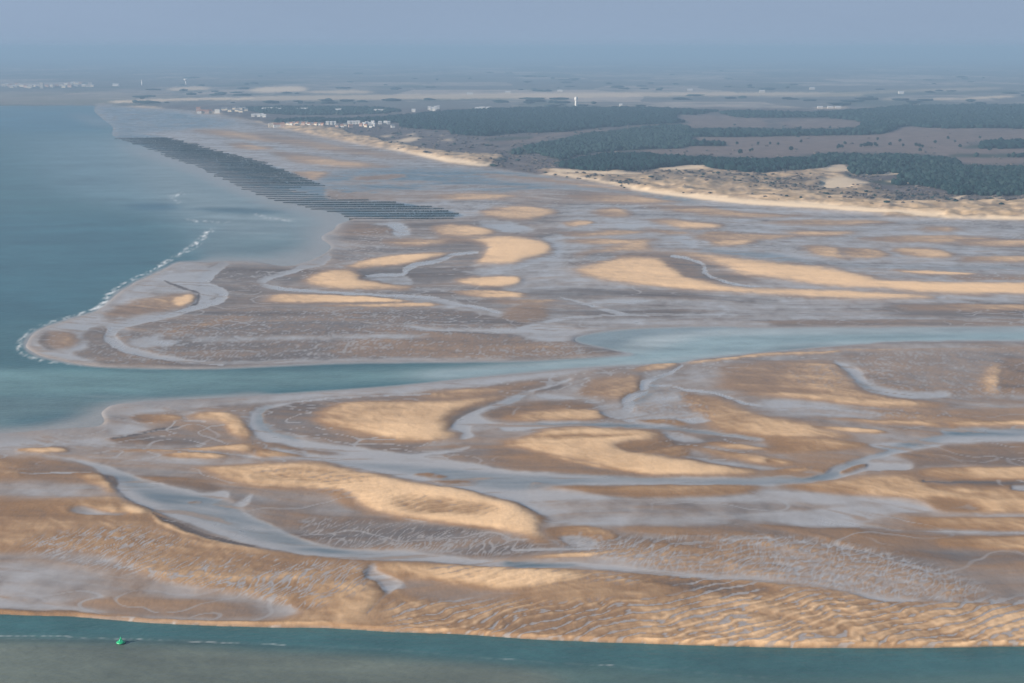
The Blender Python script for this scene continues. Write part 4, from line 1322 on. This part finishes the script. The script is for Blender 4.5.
t = tag(empty('chimney_tower', (x, y, z)), 'slim pale tower far off between two hazy villages', 'tower')
bm = bmesh.new()
bm_lathe(bm, [(3.4, -1), (2.8, 6), (2.4, 20)], 18)
done('shaft', bm, M_WHITE, t, True)
bm = bmesh.new()
bm_lathe(bm, [(2.4, 20), (3.6, 21), (3.6, 24), (2.6, 25)], 18)
done('head', bm, M_GREYC, t, True)

# ---------------------------------------------------------------- houses
M_CREAM = plain('cream_render', (.72, .63, .50), .8, .2, 0, .08, .3)
M_PINK = plain('pink_render', (.52, .38, .32), .8, .2, 0, .08, .3)
M_BRICK = plain('brick', (.34, .15, .10), .85, .2, 0, .15, .5)
M_TILE = plain('red_tiles', (.27, .15, .11), .8, .2, 0, .2, .5)
M_SLATE = plain('grey_slate', (.15, .16, .18), .6, .4, 0, .2, .5)
M_PALE = plain('pale_sheet_roof', (.42, .43, .45), .45, .4, 0, .08, .3)
M_GLASS = plain('window_glass', (.04, .05, .06), .15, .5)
PROTO = {}


def house_proto(kind, wall, roof, L_, W_, hgt, rf):
    """a house at the origin, its long front facing -Y"""
    key = (kind, wall.name, roof.name, round(L_), round(hgt))
    if key in PROTO:
        return PROTO[key], False
    r = empty(kind, (0, 0, 0))
    bm = bmesh.new()
    bm_box(bm, -L_ / 2, L_ / 2, -W_ / 2, W_ / 2, -1, hgt)
    if rf > 0:
        for s in (-1, 1):
            a, b, c = [bm.verts.new(p) for p in ((s * (L_ / 2 - .02), -W_ / 2 + .02, hgt - .01), (s * (L_ / 2 - .02), W_ / 2 - .02, hgt - .01), (s * (L_ / 2 - .02), 0, hgt + rf - .12))]
            bm.faces.new((a, b, c))
    done('wall', bm, wall, r)
    bm = bmesh.new()
    if rf > 0:
        e = .5
        for th, flip in ((.0, 0), (.25, 1)):
            pass
        prof = [(-W_ / 2 - e, hgt - .35), (0, hgt + rf), (W_ / 2 + e, hgt - .35), (W_ / 2 + e, hgt - .1), (0, hgt + rf + .28), (-W_ / 2 - e, hgt - .1)]
        A = [bm.verts.new((-L_ / 2 - e, p, q)) for p, q in prof]
        B = [bm.verts.new((L_ / 2 + e, p, q)) for p, q in prof]
        for i in range(6):
            j = (i + 1) % 6
            bm.faces.new((A[i], A[j], B[j], B[i]))
        bm.faces.new((A[0], A[1], A[4], A[5]))
        bm.faces.new((A[1], A[2], A[3], A[4]))
        bm.faces.new((B[0], B[5], B[4], B[1]))
        bm.faces.new((B[1], B[4], B[3], B[2]))
    else:
        bm_box(bm, -L_ / 2 - .2, L_ / 2 + .2, -W_ / 2 - .2, W_ / 2 + .2, hgt + .003, hgt + .5)
    ro = done('roof', bm, roof, r)
    if rf > 0:
        bm = bmesh.new()
        bm_box(bm, L_ * .25, L_ * .25 + .9, -.5, .5, hgt + rf * .5, hgt + rf + 1.4)
        done('chimney', bm, M_BRICK, ro)
    nwin = max(2, int(L_ / 3.2))
    for fl_ in range(max(1, int(hgt / 3))):
        for i in range(nwin):
            bm = bmesh.new()
            cx = -L_ / 2 + (i + .5) * L_ / nwin
            bm_box(bm, cx - .65, cx + .65, -W_ / 2 - .04, -W_ / 2 + .1, .9 + fl_ * 2.9, 2.4 + fl_ * 2.9)
            done('window', bm, M_GLASS, r)
    PROTO[key] = r
    return r, True


def house(px, py, kind='house', wall=None, roof=None, L_=9, W_=7, hgt=5, rf=3, rz=0.0, label='', group=None, sc=.8):
    p, fresh = house_proto(kind, wall or M_WHITE, roof or M_TILE, L_, W_, hgt, rf)
    h_ = p if fresh else dup(p)
    h_.location = surface_at(px, py)
    h_.rotation_euler = (0, 0, rz)
    h_.scale = (sc, sc, sc)
    if 'group' in h_:
        del h_['group']
    tag(h_, label, 'house' if kind == 'house' else 'building', group)
    return h_


G1 = 'white houses of the seaside village'
L1 = 'small white seaside house in the village row above the sandy beach'
# seafront village
house(271, 127, 'apartment_building', M_CREAM, M_PALE, 13, 9, 9, 0, .2, 'cream flat-roofed block at the seaward tip of the village')
house(277, 127.3, 'apartment_building', M_WHITE, M_TILE, 18, 10, 8, 4, .25, 'long white block with a red roof at the village edge above the beach')
house(282.5, 127.6, 'apartment_building', M_PINK, M_TILE, 10, 8, 8, 3, .1, 'pinkish block beside the long white block above the beach')
for i, (px, py) in enumerate([(288, 126.3), (291.5, 127), (294, 125.6), (297.5, 126.7), (301, 125.2), (303.5, 126.2), (306.5, 125.4), (309, 126.3), (312.5, 125), (316, 126), (319.5, 125.2), (322.5, 126), (345, 126), (342, 127.3), (337, 127), (366, 127), (371, 127.5), (361, 126.4)]):
    house(px, py, 'house', [M_CREAM, M_WHITE, M_PINK][i % 3], [M_TILE, M_SLATE][(i * 5 + 1) % 2], 9, 7, 5, 3, RNG.uniform(-.5, .5),
          ['cream seaside house in the low village row above the beach', L1, 'pinkish seaside house in the low village row above the beach'][i % 3],
          ['cream houses of the seaside village', G1, 'pinkish houses of the seaside village'][i % 3])
for px in (327.5, 331, 334.5):
    house(px, 124.6, 'terrace_house', M_WHITE, M_PALE, 8.5, 8, 7, 2.5, .02, 'bright white terraced house in the short row against the pine wood', 'short white terrace by the pine wood')
for px in (349, 352.2, 355.4, 358.6):
    house(px, 124.0, 'terrace_house', M_WHITE, M_PALE, 8.5, 8, 7, 2.5, .02, 'bright white terraced house in the longer row against the pine wood', 'longer white terrace by the pine wood')
for px, py in ((364, 125.8), (367, 124.6), (369.8, 125.6), (373, 124.2), (373.5, 126.3), (380, 124.4), (385.5, 124.2), (388.5, 124.3)):
    house(px, py, 'villa', M_WHITE, M_PALE, 9, 8, 6, 3, RNG.uniform(-.4, .4), 'white villa scattered between the village and the pine wood', 'white villas by the pine wood')
house(393, 128, 'villa', M_WHITE, M_SLATE, 10, 9, 6.5, 3, .2, 'bright white villa standing alone at the landward end of the village')
house(350.5, 127.4, 'villa', M_PINK, M_TILE, 11, 8, 6, 3, .3, 'pink-walled villa just below the longer white terrace')
# next village along the coast, beyond
for i, (px, py, wl) in enumerate([(198.5, 112.2, M_PINK), (201, 113, M_PINK), (204, 113.2, M_CREAM), (207, 113.4, M_PINK), (210, 113.3, M_CREAM), (199.5, 113.4, M_WHITE)]):
    house(px, py, 'apartment_building', wl, M_TILE, 14, 10, 13 if i == 0 else 8, 4, .1, 'tall pinkish block above its neighbours by the small far beach' if i == 0 else 'block of the seafront row by the small far beach', None if i == 0 else 'seafront row by the small far beach')
house(217.5, 113.2, 'apartment_building', M_WHITE, M_PALE, 17, 11, 12, 0, 0, 'square white building beside the pinkish seafront row of the far village')
for px, py in ((223.5, 110.6), (226, 110.4), (228.5, 110.2), (234.5, 109.8), (238, 109.5), (241, 110.2), (244, 110), (246, 111), (237, 111.5), (230, 112), (241, 112.5)):
    house(px, py, 'house', M_CREAM, M_SLATE, 13, 9, 6, 3.5, RNG.uniform(-.3, .3), 'pale house of the far village behind the seafront blocks', 'houses of the far village')
for px, py in ((253, 116.8), (256, 116.6), (259, 116.8), (262, 116.2), (264.5, 117.4)):
    house(px, py, 'house', M_WHITE, M_PALE, 11, 8, 6, 3, RNG.uniform(-.3, .3), 'white house of the small cluster between the two coastal villages', 'cluster between the coastal villages')
for px, py in ((264, 110.6), (268, 110.3), (272, 110.2), (276, 110.4), (280, 110.8), (299, 110.8), (303, 110.6), (306, 110.7)):
    house(px, py, 'house', M_CREAM, M_PALE, 14, 9, 6, 3, RNG.uniform(-.3, .3), 'pale house in a loose line behind the narrow pine belt', 'loose line of houses behind the pine belt')
house(338.5, 111.8, 'farm_building', M_WHITE, M_PALE, 20, 10, 7, 3, 0, 'large white shed standing in the fields behind the pine belt')
for px in (377, 381.5):
    house(px, 112, 'farm_building', M_CREAM, M_PALE, 20, 10, 6, 3, 0, 'cream shed of a pair in the fields behind the village', 'pair of cream sheds')
house(413.6, 112, 'house', M_WHITE, M_PALE, 12, 9, 7, 3, 0, 'white house in front of the hamlet behind the pine wood')
for px, py in ((429.5, 109.8), (431.5, 110.6), (435.5, 109.6), (438, 109.2), (434, 111)):
    house(px, py, 'villa', M_WHITE, M_PALE, 11, 9, 9, 3, RNG.uniform(-.3, .3), 'white villa in the hamlet behind the pine wood', 'white villas of the hamlet')
for px, py in ((478, 109.8), (482, 109.5), (488.5, 109.6)):
    house(px, py, 'farm_building', M_WHITE, M_PALE, 18, 10, 6, 3, 0, 'long white farm shed on the far edge of the pine wood', 'farm sheds behind the pine wood')
house(620.8, 107.4, 'villa', M_WHITE, M_PALE, 10, 10, 11, 3, 0, 'small white building peeping over the pines beside the white tower')
# far plain
M_DIM = plain('haze_dulled_render', (.50, .46, .42), .8, .2, 0, .08, .3)  # render dulled in its colour, standing for haze over far buildings
house(116, 86.2, 'farm_building', M_WHITE, M_PALE, 34, 18, 11, 4, 0, 'bright white hall far off on the hazy shore')
house(901, 93.8, 'farm_building', M_WHITE, M_PALE, 24, 14, 9, 3, 0, 'lone white barn far off on the hazy plain')
for px in (820, 830, 838):
    house(px, 108.6, 'farm_building', M_DIM, M_PALE, 18, 10, 5, 3, 0, 'long white greenhouse shed beyond the woods', 'long white sheds beyond the woods')
for px in (914, 919):
    house(px, 107, 'farm_building', M_CREAM, M_PALE, 20, 12, 6, 3, 0, 'low cream barn at the far edge of the woods', 'cream barns at the far edge of the woods')
for px, py in ((470, 95), (508, 93.5), (560, 92), (690, 91), (762, 92.5), (812, 89.5)):
    house(px, py, 'farm_building', M_DIM, M_PALE, 26, 12, 7, 4, 0, 'pale farmhouse lost in the haze of the far plain', 'farmhouses on the hazy plain')
# hazy resort on the horizon
house(42, 88.4, 'apartment_building', M_DIM, M_PALE, 16, 14, 30, 0, 0, 'pale tower block, the tallest of the hazy resort')
for i in range(34):
    px = [4, 7, 10, 15, 19, 22, 26, 28, 31, 34, 47, 49.5, 52, 54.5, 57, 59.5, 62, 66, 68, 71, 74, 77, 80, 84, 88, 92, 70, 76, 38, 29, 17, 12, 90, 64][i]
    py = 86.5 + [0, -.8, .6, 1, -.5, .3, 1.2, .2, 1, .4, .8, .7, .8, .6, .7, .5, .6, -1.5, -1.8, -2, -2.2, -1.9, -2, 0, .6, .4, .9, .8, .9, 1.7, -1.2, 1.4, -1.5, 1.2][i]
    b_ = i % 4
    house(px, py, 'apartment_building', [M_DIM, M_CREAM, M_PINK, M_DIM][b_], [M_PALE, M_PALE, M_TILE, M_PALE][b_], 22, 14, [14, 10, 12, 10][b_], [0, 3, 3, 3][b_], RNG.uniform(-.2, .2),
          'low pale block of the hazy resort on the far shore', 'blocks of the hazy resort')

# ---------------------------------------------------------------- rows of mussel stakes
M_MUSSEL = plain('mussel_crust', (.008, .019, .025), .8, .3, 0, .3, 2)
left = [(108,136),(112,138),(130,143),(150,148),(165,155),(185,162),(205,168),(220,177),(235,184),(245,190),(262,196),(280,202),(300,206.5),(315,210),(335,213.5),(350,217),(352,219)]
right = [(150,135.5),(158,136.5),(165,138),(178,141.5),(200,146.5),(212,151),(240,157),(262,163.5),(274,168.5),(288,172.5),(301,178),(308,181.5),(323,186),(300,188),(285,190),(300,193),(330,197),(345,200.5),(385,201.5),(408,205.5),(430,207.5),(445,210.5),(460,214),(456,217),(455,219)]
ly, lx = [p[1] for p in left], [p[0] for p in left]
rp = sorted(right, key=lambda p: p[1])
ry, rx_ = [p[1] for p in rp], [p[0] for p in rp]
yy = 1512.0
nrow = 0
while yy < 2900:
    _, rowpy = project(0, yy, 0)
    xl, xr = float(np.interp(rowpy, ly, lx)), float(np.interp(rowpy, ry, rx_))
    xl += random.uniform(-6, 3)
    xr += random.uniform(-3, 5)
    n = int((xr - xl) * yy / FPX / .95)
    n = max(16, n)
    ax, ay, _ = surface_at(xl, rowpy)
    bx_, by_, _ = surface_at(xr, rowpy)
    bm = bmesh.new()
    ln = bx_ - ax
    f_up = np.clip((rowpy - 186) / 8, 0, 1)
    for i in range(n):
        u = (i + .5) / n
        if random.random() < .03:
            continue
        # stakes on the landward side stand taller out of the ebb
        hgt = (.55 + .95 * u ** .7) * random.uniform(.94, 1.05)
        if 186 < rowpy < 200:
            hgt *= .62
        cx = ax + ln * u + random.uniform(-.15, .15)
        for dy_ in (-.9, .9):
            jx, jy = random.uniform(-.1, .1), random.uniform(-.1, .1)
            r0 = random.uniform(.27, .33)
            bm_box(bm, cx - r0 + jx, cx + r0 + jx, ay + dy_ - r0 + jy - yy, ay + dy_ + r0 + jy - yy, -.2, hgt)
    for dy_ in (-.9, .9):
        bm_box(bm, ax, ax + ln, ay + dy_ - .05 - yy, ay + dy_ + .05 - yy, .35, .5)
    o = done('mussel_stake_row', bm, M_MUSSEL)
    o.location = (0, yy, lookup(E0 * (1 - SEA), np.array([xl * .5 + xr * .5]), np.array([rowpy]))[0] * .5)
    if nrow == 0:
        lab, gp = 'dark row of mussel stakes nearest the sandbanks, last row of the bed', None
    elif rowpy > 200:
        lab, gp = 'dark row of mussel stakes in the landward block of the bed, nearer the sandbanks', 'mussel stake rows near the sandbanks'
    elif rowpy > 186:
        lab, gp = 'short-staked row in the pale gap between the two dark blocks of the mussel bed', 'sparse mussel stake rows'
    elif rowpy > 150:
        lab, gp = 'dark row of mussel stakes in the long narrow block beside the sea', 'mussel stake rows beside the sea'
    else:
        lab, gp = 'dark row of mussel stakes at the pointed far tip of the bed', 'mussel stake rows at the far tip'
    tag(o, lab, 'stake row', gp)
    nrow += 1
    yy += 23 + random.uniform(-1, 1)

# ---------------------------------------------------------------- trees one can tell apart, on the heath
M_BARK = plain('bark', (.10, .075, .055), .9, .2)


def tree_proto(seed, tall, mat):
    rg = np.random.default_rng(seed)
    r = empty('pine_tree' if mat is M_PINE else 'broad_tree', (0, 0, 0))
    bm = bmesh.new()
    bm_lathe(bm, [(.42, -.5), (.32, .4), (.22, tall * .45), (.08, tall * .8)], 8)
    for i in range(5):
        a = rg.uniform(0, 6.28)
        z0_ = tall * rg.uniform(.3, .5)
        bm_bar(bm, (0, 0, z0_), (tall * .25 * math.cos(a), tall * .25 * math.sin(a), z0_ + tall * .2), .09, 5)
    done('trunk', bm, M_BARK, r)
    n_ = 46
    a = rg.uniform(0, 6.28, n_)
    q = np.sqrt(rg.uniform(0, 1, n_))
    zz_ = rg.uniform(.22, .9, n_)
    rad = tall * .36 * (1 - (np.abs(zz_ - .45) / .62) ** 2) * q
    pos_ = np.stack([rad * np.cos(a), rad * np.sin(a), zz_ * tall], -1)
    sz = tall * rg.uniform(.07, .15, n_)
    co_, fa_, tv_ = lumps(pos_, np.stack([sz, sz * 1.3], -1), 1, .35, rg)
    c = mesh_object('crown', co_, fa_, [mat], tv_)
    c.parent = r
    return r


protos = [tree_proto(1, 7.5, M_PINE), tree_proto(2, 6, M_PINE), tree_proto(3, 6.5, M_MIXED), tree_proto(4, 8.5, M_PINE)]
fresh_ = [True] * 4
SPOT = [(704, 146.3, 0), (740, 155, 3), (750, 152.3, 1), (752, 151.5, 2), (791, 151.7, 3), (801, 143.3, 0), (770, 145, 1), (778, 145.5, 2), (758, 145.3, 1), (737, 145.2, 2),
        (839, 148.6, 0), (842, 148.3, 1), (837.5, 149, 1), (861, 147.6, 1), (864.5, 147.5, 0), (868, 147.3, 3), (871, 147.2, 0), (875, 146.5, 3), (877, 147, 1), (877.5, 140.5, 1),
        (900, 142, 0), (903, 147, 1), (916, 147, 0), (919.5, 147.6, 0), (922.5, 148, 1), (920, 152, 2), (955, 142.4, 1), (960, 148, 0), (989.5, 151.7, 3), (1001, 140.3, 1),
        (683, 141, 1), (800, 129.5, 2), (830, 129, 2), (845, 145, 2), (890, 146, 1), (935, 144, 2), (948, 139, 1), (980, 138.6, 2)]
for px, py, k in SPOT:
    o = protos[k] if fresh_[k] else dup(protos[k])
    fresh_[k] = False
    o.location = surface_at(px, py)
    s = random.uniform(.85, 1.15)
    o.scale = (s * 1.15, s * 1.15, s)
    o.rotation_euler = (0, 0, random.uniform(0, 6))
    if (px, py) == (989.5, 151.7):
        tag(o, 'dark tree alone on the strip of heath between two wood belts', 'tree')
    elif (px, py) == (791, 151.7):
        tag(o, 'tall dark pine alone at the front edge of the heath, seaward of all others', 'tree')
    elif 860 < px < 878:
        tag(o, 'dark pine in the clump in the middle of the heath', 'tree', 'clump of pines mid heath')
    elif 915 < px < 923 and py < 150:
        tag(o, 'dark pine in the short row of three on the heath', 'tree', 'row of three pines on the heath')
    elif k == 2:
        tag(o, 'greyish leafless tree scattered on the pinkish heath', 'tree', 'leafless trees on the heath')
    else:
        tag(o, 'small dark pine scattered singly on the pinkish heath', 'tree', 'scattered pines on the heath')
# lone shrub on the foredune
sh = lumps(np.array([[0, 0, -.3], [1.6, .5, -.3], [-1.5, .4, -.3], [.4, -1, -.2], [2.9, .2, -.4]]), np.array([[1.6, 2.4], [1.3, 2], [1.2, 1.8], [1, 1.4], [.9, 1.3]]), 2, .2)
o = mesh_object('shrub', *sh[:2], [M_PINE], sh[2])
o.location = surface_at(1001, 206.6)
tag(o, 'dark low shrub alone on the pale foredune slope', 'shrub')
HAZE_COLOR = (.305, .465, .66, 1)
HAZE_DENSITY = 1.7e-4
SUN_STRENGTH = 5.0
SKY_STRENGTH = .075
SKY_AIR, SKY_DUST, SKY_OZONE = 1.2, .3, 3
MURK = (2.16, 2.83, 3.88)
EXPOSURE = .87
# ================================================================== air, sky, sun, camera
hz = bpy.data.meshes.new('haze')
a, y0, y1, z0, z1 = 80000.0, -2500.0, 80000.0, -4.4, 186.0
vs = [(-a, y0, z0), (a, y0, z0), (a, y1, z0), (-a, y1, z0), (-a, y0, z1), (a, y0, z1), (a, y1, z1), (-a, y1, z1)]
hz.from_pydata(vs, [], [(0, 3, 2, 1), (4, 5, 6, 7), (0, 1, 5, 4), (1, 2, 6, 5), (2, 3, 7, 6), (3, 0, 4, 7)])
haze = bpy.data.objects.new('haze', hz)
COL.objects.link(haze)
haze['kind'] = 'stuff'
m = bpy.data.materials.new('sea_haze')
m.use_nodes = True
nt = m.node_tree
nt.nodes.remove(nt.nodes['Principled BSDF'])
pv = nt.nodes.new('ShaderNodeVolumePrincipled')
pv.inputs['Color'].default_value = HAZE_COLOR
pv.inputs['Density'].default_value = HAZE_DENSITY
pv.inputs['Anisotropy'].default_value = .0

nt.links.new(pv.outputs[0], nt.nodes['Material Output'].inputs['Volume'])
hz.materials.append(m)

SUN_EL, SUN_AZ = math.radians(20), math.radians(246)   # azimuth clockwise from +Y
sd = (math.sin(SUN_AZ) * math.cos(SUN_EL), math.cos(SUN_AZ) * math.cos(SUN_EL), math.sin(SUN_EL))
sl_ = bpy.data.lights.new('sun', 'SUN')
sl_.energy = SUN_STRENGTH
sl_.angle = math.radians(.5)
sl_.color = (1, .88, .72)
so = bpy.data.objects.new('sun', sl_)
from mathutils import Vector
so.rotation_euler = Vector(sd).to_track_quat('Z', 'Y').to_euler()
so.location = (-3000, -2000, 3000)
COL.objects.link(so)

w = bpy.data.worlds.new('World')
scene.world = w
w.use_nodes = True
nt = w.node_tree
bg = nt.nodes['Background']
sk = nt.nodes.new('ShaderNodeTexSky')
sk.sky_type = 'NISHITA'
sk.sun_disc = False
sk.sun_elevation = SUN_EL
sk.sun_rotation = SUN_AZ
sk.altitude = 0
sk.air_density = SKY_AIR
sk.dust_density = SKY_DUST
sk.ozone_density = SKY_OZONE
# the murk that lies along the horizon
tc = nt.nodes.new('ShaderNodeTexCoord')
sx = nt.nodes.new('ShaderNodeSeparateXYZ')
nt.links.new(tc.outputs['Generated'], sx.inputs[0])
mr = nt.nodes.new('ShaderNodeMapRange')
mr.interpolation_type = 'SMOOTHSTEP'
mr.inputs['From Min'].default_value = .02
mr.inputs['From Max'].default_value = .42
nt.links.new(sx.outputs['Z'], mr.inputs['Value'])
sn = nt.nodes.new('ShaderNodeTexNoise')
sn.inputs['Scale'].default_value = 3
sn.inputs['Detail'].default_value = 4
smp = nt.nodes.new('ShaderNodeMapping')
smp.inputs['Scale'].default_value = (1, 1, 5)
nt.links.new(tc.outputs['Generated'], smp.inputs['Vector'])
nt.links.new(smp.outputs[0], sn.inputs['Vector'])
cr = nt.nodes.new('ShaderNodeMix')
cr.data_type = 'RGBA'
cr.inputs['A'].default_value = (*[v * .93 for v in MURK], 1)
cr.inputs['B'].default_value = (*[v * 1.07 for v in MURK], 1)
nt.links.new(sn.outputs['Fac'], cr.inputs['Factor'])
mx = nt.nodes.new('ShaderNodeMix')
mx.data_type = 'RGBA'
nt.links.new(mr.outputs[0], mx.inputs['Factor'])
nt.links.new(cr.outputs['Result'], mx.inputs['A'])
nt.links.new(sk.outputs[0], mx.inputs['B'])
nt.links.new(mx.outputs['Result'], bg.inputs['Color'])
bg.inputs['Strength'].default_value = SKY_STRENGTH

cd = bpy.data.cameras.new('camera')
cd.sensor_width = 36
cd.lens = 36 * FPX / W
cd.clip_start = 1
cd.clip_end = 200000
cam = bpy.data.objects.new('camera', cd)
cam.location = (0, 0, CAMZ)
cam.rotation_euler = (math.pi / 2 - PITCH, 0, 0)
COL.objects.link(cam)
scene.camera = cam
scene.render.engine = 'CYCLES'
scene.view_settings.view_transform = 'Standard'
scene.view_settings.look = 'None'
scene.view_settings.exposure = EXPOSURE
scene.view_settings.gamma = 1
scene.cycles.use_denoising = True
scene.cycles.max_bounces = 5
scene.cycles.diffuse_bounces = 2
scene.cycles.glossy_bounces = 2
scene.cycles.volume_bounces = 0
